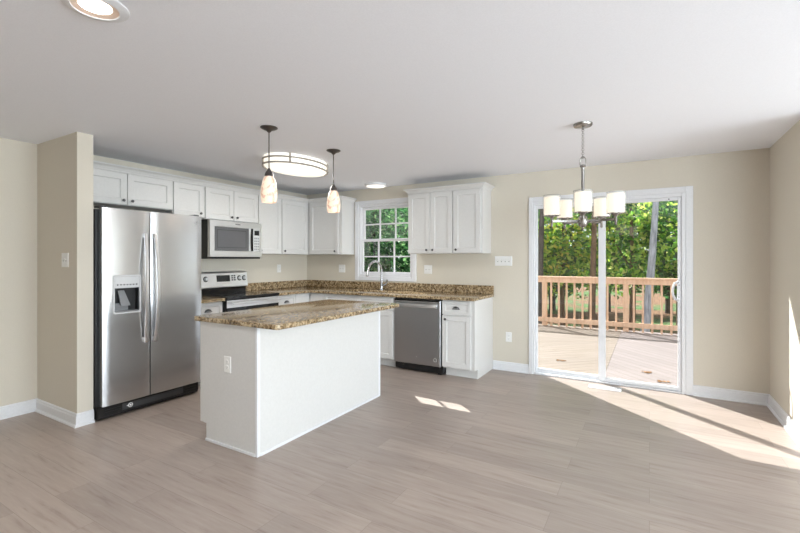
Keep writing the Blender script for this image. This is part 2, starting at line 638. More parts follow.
struct(wall_with_holes('x', YB, YB + .10, XL, XR, [(DX0, DX1, 0, DZ), (WX0, WX1, WZ0, WZ1)]).build('wall_back', 'wall_paint'))
SW = (-.9, 3.7, 0.4, 2.2)
struct(MB().box(XR, XR + .15, YM, YB + .10, 0, H).build('wall_right', 'wall_paint'))
struct(MB().box(XR + .15, XF, YM, YM + .15, 0, H).build('wall_added_room', 'wall_paint'))
struct(MB().box(XR, XR + .15, YR, -1.3, 0, H).build('wall_near_blocker', 'wall_paint'))  # unseen wall stub added to hold light off the left wall
struct(wall_with_holes('y', XF, XF + .15, YR - .15, YM + .15, [SW]).build('wall_side', 'wall_paint'))
RW = (1.6, 5.0, 0.5, 2.15)
struct(wall_with_holes('x', YR - .15, YR, XL, XF, [RW]).build('wall_front', 'wall_paint'))
struct(MB().box(XL, -3.945, 1.62, 1.735, 0, H).build('wall_partition', 'wall_paint'))


def baseboard(name, pts, h=.105, t=.013):
    """profile swept along a floor polyline, wall on the left-hand side of travel; shoe mould at the foot"""
    prof = [(0, 0), (t + .014, 0), (t + .013, .010), (t + .006, .018), (t, .019), (t, h - .028), (t - .004, h - .02), (t - .004, h - .008), (0.002, h), (0, h)]
    pts = [Vector((x, y, 0)) for x, y in pts]
    rings = []
    for i, p in enumerate(pts):
        d0 = (p - pts[i - 1]).normalized() if i else None
        d1 = (pts[i + 1] - p).normalized() if i < len(pts) - 1 else None
        nrm = lambda d: Vector((d.y, -d.x, 0))
        if d0 is None:
            n = nrm(d1)
        elif d1 is None:
            n = nrm(d0)
        else:
            n = (nrm(d0) + nrm(d1)); n = n / n.dot(nrm(d0))
        rings.append([p + n * a + Vector((0, 0, z)) for a, z in prof])
    return struct(MB().loops(rings).build(name, 'trim_paint'))


baseboard('baseboard_left', [(XL, YR), (XL, 1.62), (-3.945, 1.62), (-3.945, 1.735)])
baseboard('baseboard_back', [(-1.648, YB), (-1.217, YB)])
baseboard('baseboard_right', [(0.371, YB), (XR, YB), (XR, YM)])
baseboard('baseboard_front', [(XR, YR), (XL, YR)])
baseboard('baseboard_added_room', [(XR + .15, YM), (XF, YM), (XF, YR), (XR + .15, YR), (XR + .15, -1.3)])

# ---------------------------------------------------------------- kitchen window (double hung)
win = struct(MB().box(WX0 - .062, WX0, YB - .02, YB, WZ0 - .06, WZ1 + .06, .003)
             .box(WX1, WX1 + .055, YB - .02, YB, WZ0 - .06, WZ1 + .06, .003)
             .box(WX0, WX1, YB - .02, YB, WZ1, WZ1 + .06, .003)
             .box(WX0, WX1, YB - .02, YB, WZ0 - .06, WZ0, .003)
             .build('window_1', 'trim_paint'))
WXm0, WXm1 = WX0, WX1
MB().box(WX0, WX0 + .024, YB - .002, YB + .098, WZ0, WZ1, .002).box(WX1 - .024, WX1, YB - .002, YB + .098, WZ0, WZ1, .002) \
    .box(WX0 + .024, WX1 - .024, YB - .002, YB + .098, WZ1 - .03, WZ1, .002).box(WX0 + .024, WX1 - .024, YB - .002, YB + .098, WZ0, WZ0 + .03, .002).build('window_frame', 'vinyl_white', win)
sx0, sx1 = WX0 + .024, WX1 - .024
for nm, z0, z1, y in (('upper_sash', 1.595, WZ1 - .03, YB + .058), ('lower_sash', WZ0 + .03, 1.632, YB + .018)):
    s = MB()
    st = .033
    s.box(sx0, sx0 + st, y, y + .035, z0, z1, .003).box(sx1 - st, sx1, y, y + .035, z0, z1, .003)
    s.box(sx0 + st, sx1 - st, y, y + .035, z1 - st, z1, .003).box(sx0 + st, sx1 - st, y, y + .035, z0, z0 + st, .003)
    so = s.build(nm, 'vinyl_white', win)
    g = MB()
    for k in (1, 2):
        cx = sx0 + st + (sx1 - sx0 - 2 * st) * k / 3
        g.box(cx - .009, cx + .009, y + .006, y + .03, z0 + st, z1 - st, .002)
    cz = (z0 + z1) / 2
    g.box(sx0 + st, sx1 - st, y + .0065, y + .0295, cz - .009, cz + .009, .002)
    g.build('muntin_grid', 'vinyl_white', so)
    MB().box(sx0 + st, sx1 - st, y + .016, y + .019, z0 + st, z1 - st).build('glass_pane', 'window_glass', so)

# unseen side and rear windows, added to let the lamps in
for nm, ax, lo, hole in (('added_window_2', 'y', XF, SW), ('added_window_3', 'x', YR, RW)):
    s0, s1, z0, z1 = hole
    m_, p_ = MB(), MB()

    def addb(mb, a0, a1, b0, b1, w0, w1):
        if ax == 'y':
            mb.box(lo + w0, lo + w1, a0, a1, b0, b1)
        else:
            mb.box(a0, a1, lo - w1, lo - w0, b0, b1)
    for a0, a1, b0, b1 in ((s0 - .07, s0, z0 - .07, z1 + .07), (s1, s1 + .07, z0 - .07, z1 + .07), (s0, s1, z1, z1 + .07), (s0, s1, z0 - .07, z0)):
        addb(m_, a0, a1, b0, b1, -.02, 0)
    for k in range(4):
        c = s0 + (s1 - s0) * k / 3
        addb(p_, max(s0, c - .03), min(s1, c + .03), z0, z1, .02, .07)
    addb(p_, s0, s1, z0, z0 + .05, .021, .069); addb(p_, s0, s1, z1 - .05, z1, .021, .069)
    w_ = struct(m_.build(nm, 'trim_paint'))
    p_.build('window_frame', 'vinyl_white', w_)
    q_ = MB(); addb(q_, s0, s1, z0, z1, .044, .047); q_.build('glass_pane', 'window_glass', w_)

# ---------------------------------------------------------------- sliding glass door
door = struct(MB().box(-1.217, DX0, YB - .02, YB, 0, 2.06, .003).box(DX1, .371, YB - .02, YB, 0, 2.06, .003)
              .box(DX0, DX1, YB - .02, YB, DZ, 2.06, .003).build('door_1', 'trim_paint'))
MB().box(DX0, DX0 + .02, YB - .012, YB + .10, 0, DZ, .002).box(DX1 - .035, DX1, YB - .012, YB + .10, 0, DZ, .002) \
    .box(DX0 + .02, DX1 - .035, YB - .012, YB + .10, DZ - .035, DZ, .002).build('door_frame', 'vinyl_white', door)
MB().box(DX0 + .02, DX1 - .035, YB - .012, YB + .11, 0, .018, .004).box(DX0 + .02, DX1 - .035, YB + .040, YB + .045, .018, .032).build('door_sill', 'vinyl_white', door)
fx0, fx1 = DX0 + .02, DX1 - .035


def slider(name, x0, x1, y, l, r, t, bt):
    mb = MB()
    z0, z1 = .02, DZ - .035
    mb.box(x0, x0 + l, y, y + .04, z0, z1, .004).box(x1 - r, x1, y, y + .04, z0, z1, .004)
    mb.box(x0 + l, x1 - r, y + .0005, y + .0395, z1 - t, z1, .004).box(x0 + l, x1 - r, y + .0005, y + .0395, z0, z0 + bt, .004)
    o = mb.build(name, 'vinyl_white', door)
    MB().box(x0 + l, x1 - r, y + .018, y + .022, z0 + bt, z1 - t).build('glass_pane', 'window_glass', o)
    return o


slider('fixed_panel', fx0, -.42, YB + .054, .022, .058, .034, .042)
sp = slider('sliding_panel', -.478, fx1, YB + .010, .07, .03, .034, .036)
P = face_y(YB + .010)
hz = 1.02
MB().tube([P(.245, hz + .085, 0), P(.243, hz + .09, .02), P(.22, hz + .08, .04), P(.205, hz + .04, .046), P(.2, hz, .047), P(.205, hz - .04, .046), P(.22, hz - .08, .04), P(.243, hz - .09, .02), P(.245, hz - .085, 0)], .011, 10).build('door_handle', 'vinyl_white', sp, 40)
fbox(P, .238, .272, hz - .11, hz + .11, 0, .008, .003).build('handle_plate', 'vinyl_white', sp)
MB().cyl(P(.255, hz + .06, .008), P(.255, hz + .06, .0095), .005, 10).cyl(P(.255, hz - .06, .008), P(.255, hz - .06, .0095), .005, 10).build('screw', 'slot_grey', sp)
MB().cyl((.17, YB + .010, 1.945), (.17, YB + .007, 1.945), .006, 10).build('latch_pin', 'mark_dark', sp)

# ---------------------------------------------------------------- upper cabinets
FL = face_x(-4.38)      # face frames on the left wall
FB = face_y(4.76)       # face frames on the back wall
WG = 'white wall cabinets'


def upper(label, P, wallw, u0, u1, z0, z1, doors, knobs, loc):
    """doors: list of (u0,u1); knobs: list of u per door"""
    t = thing('wall_cabinet', label, 'cabinet', loc, WG)
    fbox(P, u0, u1, z0, z1, -wallw, 0, .0015).build('body', 'cabinet_paint', t)
    for (a, c), k in zip(doors, knobs):
        d = shaker(P, a, c, z0 + .006, z1 - .006).build('door', 'cabinet_paint', t)
        if k is not None:
            knob(P, k, z0 + .045, .02, d)
    return t


wl = -4.38 - XL - .001
ZT = 2.172
upper('short white two-door wall cabinet above the refrigerator', FL, wl, 1.737, 2.668, 1.86, ZT, [(1.742, 2.208), (2.213, 2.663)], [2.17, 2.25], (-4.53, 2.2, 1.86))
upper('narrow white single-door wall cabinet between refrigerator top and microwave cabinet', FL, wl, 2.671, 3.043, 1.81, ZT, [(2.677, 3.034)], [2.985], (-4.53, 2.86, 1.81))
upper('white two-door wall cabinet directly above the microwave', FL, wl, 3.046, 3.81, 1.80, ZT, [(3.052, 3.431), (3.437, 3.803)], [3.395, 3.475], (-4.53, 3.43, 1.8))
upper('tall white single-door wall cabinet immediately right of the microwave', FL, wl, 3.813, 4.217, 1.41, ZT, [(3.819, 4.208)], [3.84], (-4.53, 4.01, 1.41))
upper('tall white wall cabinet in the corner with its knob at lower left', FL, wl, 4.22, 5.06, 1.41, ZT, [(4.227, 4.715)], [4.262], (-4.53, 4.6, 1.41))
wb = YB - 4.76 - .001
upper('white wall cabinet in the corner, left of the kitchen window', FB, wb, -4.377, -3.75, 1.41, ZT, [(-4.335, -3.80)], [-3.85], (-4.05, 4.91, 1.41))
upper('white two-door wall cabinet right beside the kitchen window', FB, wb, -2.668, -2.05, 1.41, ZT, [(-2.663, -2.354), (-2.349, -2.055)], [-2.395, -2.31], (-2.36, 4.91, 1.41))
upper('white single-door wall cabinet at the right end above the dishwasher', FB, wb, -2.047, -1.675, 1.41, ZT, [(-2.041, -1.70)], [-2.0], (-1.86, 4.91, 1.41))


def crown(name, pts, z0, z1, out):
    """moulding: profile leaning outwards; pts polyline with outward on the right-hand side"""
    prof = [(-.012, z0 - .004), (.004, z0 - .004), (.006, z0 + .008), (out * .45, z0 + (z1 - z0) * .55), (out * .85, z1 - .012), (out, z1 - .01), (out, z1), (-.012, z1)]
    V_ = [Vector((x, y, 0)) for x, y in pts]
    rings = []
    nrm = lambda d: Vector((d.y, -d.x, 0))
    for i, p in enumerate(V_):
        d0 = (p - V_[i - 1]).normalized() if i else None
        d1 = (V_[i + 1] - p).normalized() if i < len(V_) - 1 else None
        if d0 is None:
            n = nrm(d1)
        elif d1 is None:
            n = nrm(d0)
        else:
            n = nrm(d0) + nrm(d1); n = n / n.dot(nrm(d0))
        rings.append([p + n * a + Vector((0, 0, z)) for a, z in prof])
    return struct(MB().loops(rings).build(name, 'cabinet_paint'))


crown('trim_1', [(-4.366, 1.737), (-4.366, 4.746), (-3.748, 4.746), (-3.748, 5.063)], ZT + .002, 2.23, .045)
crown('trim_2', [(-2.67, 5.063), (-2.67, 4.746), (-1.673, 4.746), (-1.673, 5.063)], ZT + .002, 2.23, .045)

# ---------------------------------------------------------------- base cabinets
BL = face_x(-4.06)
BB = face_y(4.44)
BG = 'white base cabinets'
CT = 0.914
CB = CT - .034


def base_cab(label, P, depth, u0, u1, fronts, loc, toe=.09, body_u=None, end_right=False):
    """fronts: ('drawer'|'door'|'false'|'filler', u0,u1,v0,v1, pull)"""
    t = thing('base_cabinet', label, 'cabinet', loc, BG)
    b0, b1 = body_u or (u0, u1)
    mb = fbox(P, b0, b1, .105, CB - .001, -depth, 0, .0015)
    fadd(mb, P, b0 + .001, b1 - .001, 0.0, .107, -depth, -toe)
    mb.build('body', 'cabinet_paint', t)
    for kind, a, c, v0, v1, pull in fronts:
        if kind == 'filler':
            fbox(P, a, c, v0, v1, 0, .018, .0015).build('filler_panel', 'cabinet_paint', t)
            continue
        st = .055 if kind == 'door' else .034
        o = shaker(P, a, c, v0, v1, st).build('door' if kind == 'door' else ('drawer' if kind == 'drawer' else 'false_drawer_front'), 'cabinet_paint', t)
        if pull == 'cup':
            cup_pull(P, (a + c) / 2, (v0 + v1) / 2, .02, o)
        elif pull:
            knob(P, pull[0], pull[1], .02, o)
    return t


dL = -4.06 - XL - .002
dB = YB - 4.44 - .002
DRW = (.715, .868)
base_cab('small white base cabinet with cup-pull drawer between refrigerator and stove', BL, dL, 2.675, 3.04,
         [('drawer', 2.682, 3.033, *DRW, 'cup'), ('door', 2.682, 3.033, .118, .700, (3.0, .66))], (-4.37, 2.86, 0))
base_cab('white base cabinet with cup-pull drawer just right of the stove', BL, dL, 3.822, 4.416,
         [('drawer', 3.829, 4.15, *DRW, 'cup'), ('door', 3.829, 4.15, .118, .700, (3.86, .66)), ('filler', 4.156, 4.416, .118, .868, None)], (-4.37, 4.1, 0), body_u=(3.822, 5.06))
base_cab('white sink base cabinet with two doors under the faucet', BB, dB, -4.055, -2.69,
         [('filler', -4.03, -3.785, .118, .868, None),
          ('false', -3.775, -3.228, *DRW, None), ('false', -3.222, -2.70, *DRW, None),
          ('door', -3.775, -3.228, .118, .700, (-3.27, .66)), ('door', -3.222, -2.70, .118, .700, (-3.18, .66))], (-3.2, 4.75, 0))
rb = base_cab('narrow white base cabinet at the right end beside the dishwasher', BB, dB, -2.037, -1.665,
              [('drawer', -2.04, -1.697, *DRW, 'cup'), ('door', -2.04, -1.697, .118, .700, (-1.995, .66))], (-1.85, 4.75, 0))
# finished end panel with the toe notch
ep = [(4.435, .107), (4.435, CB - .001), (YB - .002, CB - .001), (YB - .002, 0), (4.525, 0), (4.525, .107)]
MB().loops([[(-1.664, y, z) for y, z in ep], [(-1.652, y, z) for y, z in ep]]).build('end_panel', 'cabinet_paint', rb)

# ---------------------------------------------------------------- worktops
# short piece left of the stove
ct = thing('countertop', 'short speckled brown granite countertop between refrigerator and stove', 'countertop', (-4.34, 2.86, CB), 'granite countertops')
MB().box(XL + .001, -4.005, 2.672, 3.041, CB, CT, .005, 2).build('slab', 'granite', ct)
MB().box(XL + .001, XL + .022, 2.672, 3.041, CT, 1.016, .003).build('backsplash', 'granite', ct)
# L-shaped run
ct = thing('countertop', 'long L-shaped speckled brown granite countertop around the kitchen corner', 'countertop', (-3.2, 4.72, CB), 'granite countertops')


def rounded_poly(pts, rad, n=6):
    out = []
    N = len(pts)
    for i, (p, r) in enumerate(zip(pts, rad)):
        p = Vector(p)
        if r <= 0:
            out.append(tuple(p)); continue
        a, c = Vector(pts[i - 1]), Vector(pts[(i + 1) % N])
        da, dc = (a - p).normalized(), (c - p).normalized()
        p0, p1 = p + da * r, p + dc * r
        for k in range(n + 1):
            t = k / n
            out.append(tuple(p0 * (1 - t) ** 2 + p * 2 * t * (1 - t) + p1 * t * t))
    return out


def slab(pts, rad, z0, z1, bev=.007):
    poly = rounded_poly(pts, rad)
    bm = bmesh.new()
    f = bm.faces.new([bm.verts.new((x, y, z0)) for x, y in poly])
    r = bmesh.ops.extrude_face_region(bm, geom=[f])
    vs = [g for g in r['geom'] if isinstance(g, bmesh.types.BMVert)]
    bmesh.ops.translate(bm, verts=vs, vec=(0, 0, z1 - z0))
    bmesh.ops.recalc_face_normals(bm, faces=bm.faces)
    ed = [e for e in bm.edges if len(e.link_faces) == 2 and abs(e.verts[0].co.z - e.verts[1].co.z) < 1e-6 and e.calc_face_angle() > 1]
    bmesh.ops.bevel(bm, geom=ed, offset=bev, segments=3, affect='EDGES', profile=0.5)
    mb = MB(); mb._merge(bm)
    return mb


XE = -1.640
lp = [(XL + .001, 3.82), (-4.005, 3.82), (-4.005, 4.383), (XE, 4.383), (XE, YB - .001), (XL + .001, YB - .001)]
so = slab(lp, [0, 0, 0, .012, 0, 0], CB, CT, .006).build('slab', 'granite', ct, 30)
SX0, SX1, SY0, SY1 = -3.56, -2.86, 4.50, 4.90
cut(so, MB().box(SX0, SX1, SY0, SY1, CB - .1, CT + .1, .04, 4))
MB().box(XL + .0015, XL + .022, 3.82, YB - .022, CT, 1.016, .003).box(XL + .0015, XE, YB - .022, YB - .0015, CT, 1.016, .003).build('backsplash', 'granite', ct)

# sink: a shell under the hole
sk = thing('kitchen_sink', 'white undermount kitchen sink in the granite below the window', 'sink', ((SX0 + SX1) / 2, (SY0 + SY1) / 2, CB - .2))


def rr(x0, x1, y0, y1, r, z, n=5):
    return [(x, y, z) for x, y in rounded_poly([(x0, y0), (x1, y0), (x1, y1), (x0, y1)], [r] * 4, n)]


e = .012
MB().loops([rr(SX0 - e, SX1 + e, SY0 - e, SY1 + e, .05, CB - .002), rr(SX0 + .003, SX1 - .003, SY0 + .003, SY1 - .003, .045, CB - .002),
            rr(SX0 + .012, SX1 - .012, SY0 + .012, SY1 - .012, .05, CB - .15), rr(SX0 + .05, SX1 - .05, SY0 + .05, SY1 - .05, .05, CB - .18),
            rr(SX0 + .05, SX1 - .05, SY0 + .05, SY1 - .05, .05, CB - .188), rr(SX0, SX1, SY0, SY1, .05, CB - .16), rr(SX0 - e, SX1 + e, SY0 - e, SY1 + e, .05, CB - .01)],
           False, False).build('basin', 'sink_white', sk, 40)
MB().lathe([(.04, 0), (.04, .004), (.03, .005), (.028, .002)], (-3.21, 4.7, CB - .18), n=20).build('drain', 'chrome', sk, 40)

# faucet
fx, fy = -3.215, 4.968
ft = thing('kitchen_faucet', 'chrome gooseneck pull-down faucet behind the sink under the window', 'faucet', (fx, fy, CT))
MB().lathe([(.028, 0), (.028, .006), (.022, .012), (.019, .03), (.018, .095), (.014, .11), (.013, .115)], (fx, fy, CT + .0005), n=20).build('base', 'chrome', ft, 40)
pts = [(fx, fy, CT + .11), (fx, fy, CT + .26)]
R_ = .14
for k in range(1, 15):
    a = PI * k / 14 * .93
    pts.append((fx - .03 * (1 - math.cos(a)) * .5, fy - R_ * (1 - math.cos(a)), CT + .26 + R_ * .97 * math.sin(a)))
MB().tube(pts, .0145, 12).build('spout', 'chrome', ft, 50)
q0 = Vector(pts[-1]); dd = (Vector(pts[-1]) - Vector(pts[-2])).normalized()
MB().lathe([(.0145, 0), (.0165, .012), (.0165, .05), (.02, .085), (.019, .095), (.012, .096)], q0, dd, 16).build('spray_head', 'chrome', ft, 40)
lv = MB().cyl((fx + .015, fy, CT + .065), (fx + .045, fy, CT + .065), .017, 14)
lv.tube([(fx + .044, fy, CT + .065), (fx + .072, fy - .005, CT + .08), (fx + .092, fy - .008, CT + .1), (fx + .098, fy - .009, CT + .145)], [.014, .013, .012, .01], 10)
lv.build('lever_handle', 'chrome', ft, 45)

# ---------------------------------------------------------------- island
IX0, IX1, IY0, IY1 = -2.895, -2.28, 1.983, 3.492
isl = thing('kitchen_island', 'white panelled kitchen island base standing on the plank floor', 'kitchen island', ((IX0 + IX1) / 2, (IY0 + IY1) / 2, 0))
mb = MB().box(IX0 + .022, IX1 - .012, IY0 + .012, IY1 - .012, .12, CB - .001)
mb.box(IX0 + .072, IX1 - .012, IY0 + .012, IY1 - .012, 0, .13)
mb.build('body', 'cabinet_paint', isl)
MB().box(IX1 - .012, IX1, IY0 + .002, IY1, 0, CB - .001, .001).build('back_panel', 'cabinet_paint', isl)
ep = [(IX0, .13), (IX0, CB - .001), (IX1 - .012, CB - .001), (IX1 - .012, 0), (IX0 + .07, 0), (IX0 + .07, .13)]
for y0, y1 in ((IY0, IY0 + .012), (IY1 - .012, IY1)):
    MB().loops([[(x, y0, z) for x, z in ep], [(x, y1, z) for x, z in ep]]).build('end_panel', 'cabinet_paint', isl)
# corner and foot mouldings
MB().box(IX1 - .02, IX1 + .004, IY0 - .004, IY0 + .006, 0, CB - .001, .002).box(IX1 - .002, IX1 + .004, IY0 + .004, IY0 + .022, 0, CB - .001, .002).build('corner_trim', 'trim_paint', isl)
MB().box(IX1 - .016, IX1 + .004, IY1 - .006, IY1 + .004, 0, CB - .001, .002).box(IX1 - .002, IX1 + .004, IY1 - .024, IY1 - .004, 0, CB - .001, .002).build('corner_trim', 'trim_paint', isl)
MB().box(IX1 - .001, IX1 + .009, IY0 + .02, IY1 - .02, 0, .02, .004, 2).build('foot_moulding', 'trim_paint', isl)
MB().box(IX0 + .066, IX1 - .018, IY0 - .009, IY0 + .001, 0, .02, .004, 2).build('foot_moulding', 'trim_paint', isl)
PI_ = face_negx(IX0 + .022)
ys = [IY0 + .02, IY0 + .51, IY0 + 1.0, IY1 - .02]
for a, c in zip(ys, ys[1:]):
    d = shaker(PI_, a + .003, c - .003, .715, .868, .034).build('drawer', 'cabinet_paint', isl); cup_pull(PI_, (a + c) / 2, .79, .02, d)
    d = shaker(PI_, a + .003, c - .003, .14, .70, .055).build('door', 'cabinet_paint', isl); knob(PI_, c - .04, .66, .02, d)
tag(slab([(-2.944, 1.951), (-2.059, 1.951), (-2.059, 3.515), (-2.944, 3.515)], [.03, .035, .035, .03], CB, CT, .006).build('island_countertop', 'granite', None, 30, (-2.5, 2.73, CB)),
    'polished speckled brown granite countertop on the white kitchen island', 'countertop', 'granite countertops')

# ---------------------------------------------------------------- refrigerator
FX = -3.86
fr = thing('refrigerator', 'stainless steel side-by-side refrigerator with ice dispenser', 'refrigerator', (-4.2, 2.21, 0))
MB().box(-4.62, -3.945, 1.745, 2.655, .03, 1.755, .004).build('cabinet_case', 'grey_case', fr)
MB().box(-4.6, -3.91, 1.748, 2.65, .012, .115, .004).box(-3.93, -3.895, 1.752, 2.645, .03, .112, .004) \
    .box(-3.897, -3.889, 1.8, 1.92, .075, .085).box(-3.897, -3.889, 1.8, 1.92, .055, .065).box(-3.897, -3.889, 2.5, 2.62, .075, .085).box(-3.897, -3.889, 2.5, 2.62, .05, .06).build('grille', 'black_plastic', fr)
MB().box(-3.897, -3.888, 1.93, 2.48, .045, .098, .002).build('grille_panel', 'dark_grey_plastic', fr)
eg = MB().torus((-3.886, 1.995, .075), .017, .003, (1, 0, 0), 24, 8)
eg.cyl((-3.888, 1.995, .075), (-3.884, 1.995, .075), .008, 16).box(-3.888, -3.884, 1.965, 1.982, .073, .077)
eg.build('emblem', 'mark_white', fr)
MB().box(-3.99, -3.89, 1.757, 1.81, 1.766, 1.782, .004).build('hinge_cap', 'dark_grey_plastic', fr)
MB().box(-3.99, -3.89, 2.6, 2.65, 1.766, 1.782, .004).build('hinge_cap', 'dark_grey_plastic', fr)


def fridge_door(name, y0, y1):
    z0, z1 = .122, 1.765
    prof = []
    N = 12
    pts = []
    for i in range(N + 1):
        t = i / N
        edge = min(t, 1 - t) * (y1 - y0)
        x = FX - .006 + .006 * (1 - (2 * t - 1) ** 2)
        if i in (0, N):
            x -= .006
        pts.append((x, y0 + (y1 - y0) * t))
    poly = [(FX - .075, y0), *[(p[0], p[1]) for p in pts], (FX - .075, y1)]
    bm = bmesh.new()
    f = bm.faces.new([bm.verts.new((x, y, z0)) for x, y in poly])
    r = bmesh.ops.extrude_face_region(bm, geom=[f])
    bmesh.ops.translate(bm, verts=[g for g in r['geom'] if isinstance(g, bmesh.types.BMVert)], vec=(0, 0, z1 - z0))
    mb = MB(); mb._merge(bm)
    return mb.build(name, 'stainless', fr, 25)


d1 = fridge_door('door', 1.768, 2.151)
d2 = fridge_door('door', 2.160, 2.662)
DY0, DY1, DZ0, DZ1 = 1.846, 2.066, .878, 1.2
cut(d1, MB().box(FX - .06, FX + .05, DY0 + .012, DY1 - .012, DZ0 + .012, 1.095))
cav = MB()
x0 = FX - .0595
cav.box(x0, x0 + .002, DY0 + .0125, DY1 - .0125, DZ0 + .0125, 1.0945)
cav.box(x0 + .002, FX - .012, DY0 + .0125, DY0 + .0145, DZ0 + .0125, 1.0945).box(x0 + .002, FX - .012, DY1 - .0145, DY1 - .0125, DZ0 + .0125, 1.0945)
cav.box(x0 + .002, FX - .012, DY0 + .0145, DY1 - .0145, 1.0925, 1.0945)
cav.build('dispenser_recess', 'black_plastic', d1)
MB().box(x0 + .002, FX - .006, DY0 + .0145, DY1 - .0145, DZ0 + .0125, DZ0 + .02).box(x0 + .002, x0 + .012, DY0 + .016, DY1 - .08, DZ0 + .02, DZ0 + .085).build('drip_tray', 'mid_grey_plastic', d1)
mbp = MB()
mbp.loops([[(x0 + .004, 1.90, 1.07), (x0 + .004, 1.95, 1.07), (x0 + .02, 1.95, 1.07), (x0 + .02, 1.90, 1.07)],
           [(x0 + .02, 1.915, .95), (x0 + .02, 1.99, .95), (x0 + .045, 1.99, .94), (x0 + .045, 1.915, .94)]])
mbp.build('dispenser_paddle', 'mid_grey_plastic', d1)
# bezel ring + control panel
P = face_x(FX - .002)
bz = MB()
n_ = 6


def rru(a0, a1, b0, b1, r, w):
    return [P(u, v, w) for u, v in rounded_poly([(a0, b0), (a1, b0), (a1, b1), (a0, b1)], [r] * 4, n_)]


bz.loops([rru(DY0 - .004, DY1 + .004, DZ0 - .004, DZ1 + .004, .02, -.003), rru(DY0 - .004, DY1 + .004, DZ0 - .004, DZ1 + .004, .02, .003), rru(DY0, DY1, DZ0, DZ1, .018, .008),
          rru(DY0 + .008, DY1 - .008, DZ0 + .008, DZ1 - .008, .014, .008), rru(DY0 + .012, DY1 - .012, DZ0 + .012, DZ1 - .012, .012, -.002)], False, False)
bz.build('dispenser_bezel', 'silver_plastic', d1)
fbox(P, DY0 + .012, DY1 - .012, 1.093, DZ1 - .012, -.002, .004, .002).build('control_panel', 'silver_plastic', d1)
bt = MB()
for k in range(7):
    yy = DY0 + .032 + k * .0255
    bt.lathe([(.006, 0), (.006, .003), (.004, .004)], P(yy, 1.122, .004), (1, 0, 0), 10)
bt.build('control_button', 'mark_dark', d1)
for dd_, y, s in ((d1, 2.107, -1), (d2, 2.186, 1)):
    rings = []
    N = 20
    for i in range(N + 1):
        t = i / N
        z = .60 + .97 * t
        bow = (1 - (2 * t - 1) ** 2)
        xx = FX + .012 + .04 * bow
        yy = y + s * .012 * bow
        hw, ht = .0135, .008
        rings.append([(xx - ht, yy - hw, z), (xx + ht * .4, yy - hw, z), (xx + ht, yy - hw * .6, z), (xx + ht, yy + hw * .6, z), (xx + ht * .4, yy + hw, z), (xx - ht, yy + hw, z)])
    hm = MB().loops(rings)
    hm.box(FX - .008, FX + .014, y - .012, y + .012, .605, .645, .004).box(FX - .008, FX + .014, y - .012, y + .012, 1.525, 1.565, .004)
    hm.build('handle', 'stainless_bright', dd_, 40)
MB().lathe([(.011, 0), (.011, .002), (.009, .0025)], (FX - .005, 2.6, 1.70), (1, 0, 0), 16).box(FX - .006, FX - .0025, 2.575, 2.625, 1.678, 1.683).build('maker_mark', 'mid_grey_plastic', d2)

# ---------------------------------------------------------------- microwave
MX = -4.29
mw = thing('microwave', 'stainless over-the-range microwave mounted below the white cabinets', 'microwave', (-4.48, 3.43, 1.36))
MB().box(XL + .002, MX - .035, 3.05, 3.806, 1.362, 1.796, .003).build('case', 'black_plastic', mw)
MB().box(-4.6, MX - .005, 3.07, 3.78, 1.345, 1.362, .003).build('vent_base', 'black_plastic', mw)
P = face_x(MX - .035)
dr = MB()
uy0, uy1, vz0, vz1 = 3.052, 3.805, 1.366, 1.792
wy0, wy1, wz0, wz1 = 3.115, 3.775, 1.435, 1.722
dr.loops([rect_ring(P, uy0, uy1, vz0, vz1, 0), rect_ring(P, uy0, uy1, vz0, vz1, .03), rect_ring(P, uy0 + .004, uy1 - .004, vz0 + .004, vz1 - .004, .035),
          rect_ring(P, wy0, wy1, wz0, wz1, .035), rect_ring(P, wy0 + .004, wy1 - .004, wz0 + .004, wz1 - .004, .029)])
dro = dr.build('door', 'stainless_bright', mw)
fbox(P, wy0 + .005, 3.60, wz0 + .005, wz1 - .005, .029, .033, .001).build('door_glass', 'microwave_glass', dro)
fbox(P, 3.602, wy1 - .005, wz0 + .005, wz1 - .005, .029, .0335, .001).build('control_panel', 'silver_plastic', dro)
ring = MB()
ring.loops([rect_ring(P, 3.15, 3.56, 1.475, 1.685, .0331), rect_ring(P, 3.15, 3.56, 1.475, 1.685, .0336), rect_ring(P, 3.156, 3.554, 1.481, 1.679, .0336), rect_ring(P, 3.156, 3.554, 1.481, 1.679, .0331)], False, False)
ring.build('window_outline', 'burner_grey', dro)
rings = []
for i in range(17):
    t = i / 16
    z = 1.44 + .28 * t
    bow = 1 - (2 * t - 1) ** 2
    xx = MX + .004 + .028 * bow
    yy = 3.648 - .026 * bow
    hw = .013
    rings.append([(xx - .007, yy - hw, z), (xx + .006, yy - hw * .7, z), (xx + .007, yy + hw * .7, z), (xx - .007, yy + hw, z)])
MB().loops(rings).build('handle', 'black_gloss', dro, 50)
kp = MB()
for r_ in range(5):
    for c_ in range(3):
        fadd(kp, P, 3.684 + c_ * .028, 3.703 + c_ * .028, 1.455 + r_ * .034, 1.475 + r_ * .034, .0336, .0345)
kp.build('keypad', 'mid_grey_plastic', dro)
fbox(P, 3.684, 3.76, 1.64, 1.70, .0336, .0345).build('display', 'screen_black', dro)
fbox(P, 3.40, 3.47, 1.752, 1.764, .035, .0356).build('maker_mark', 'mid_grey_plastic', dro)

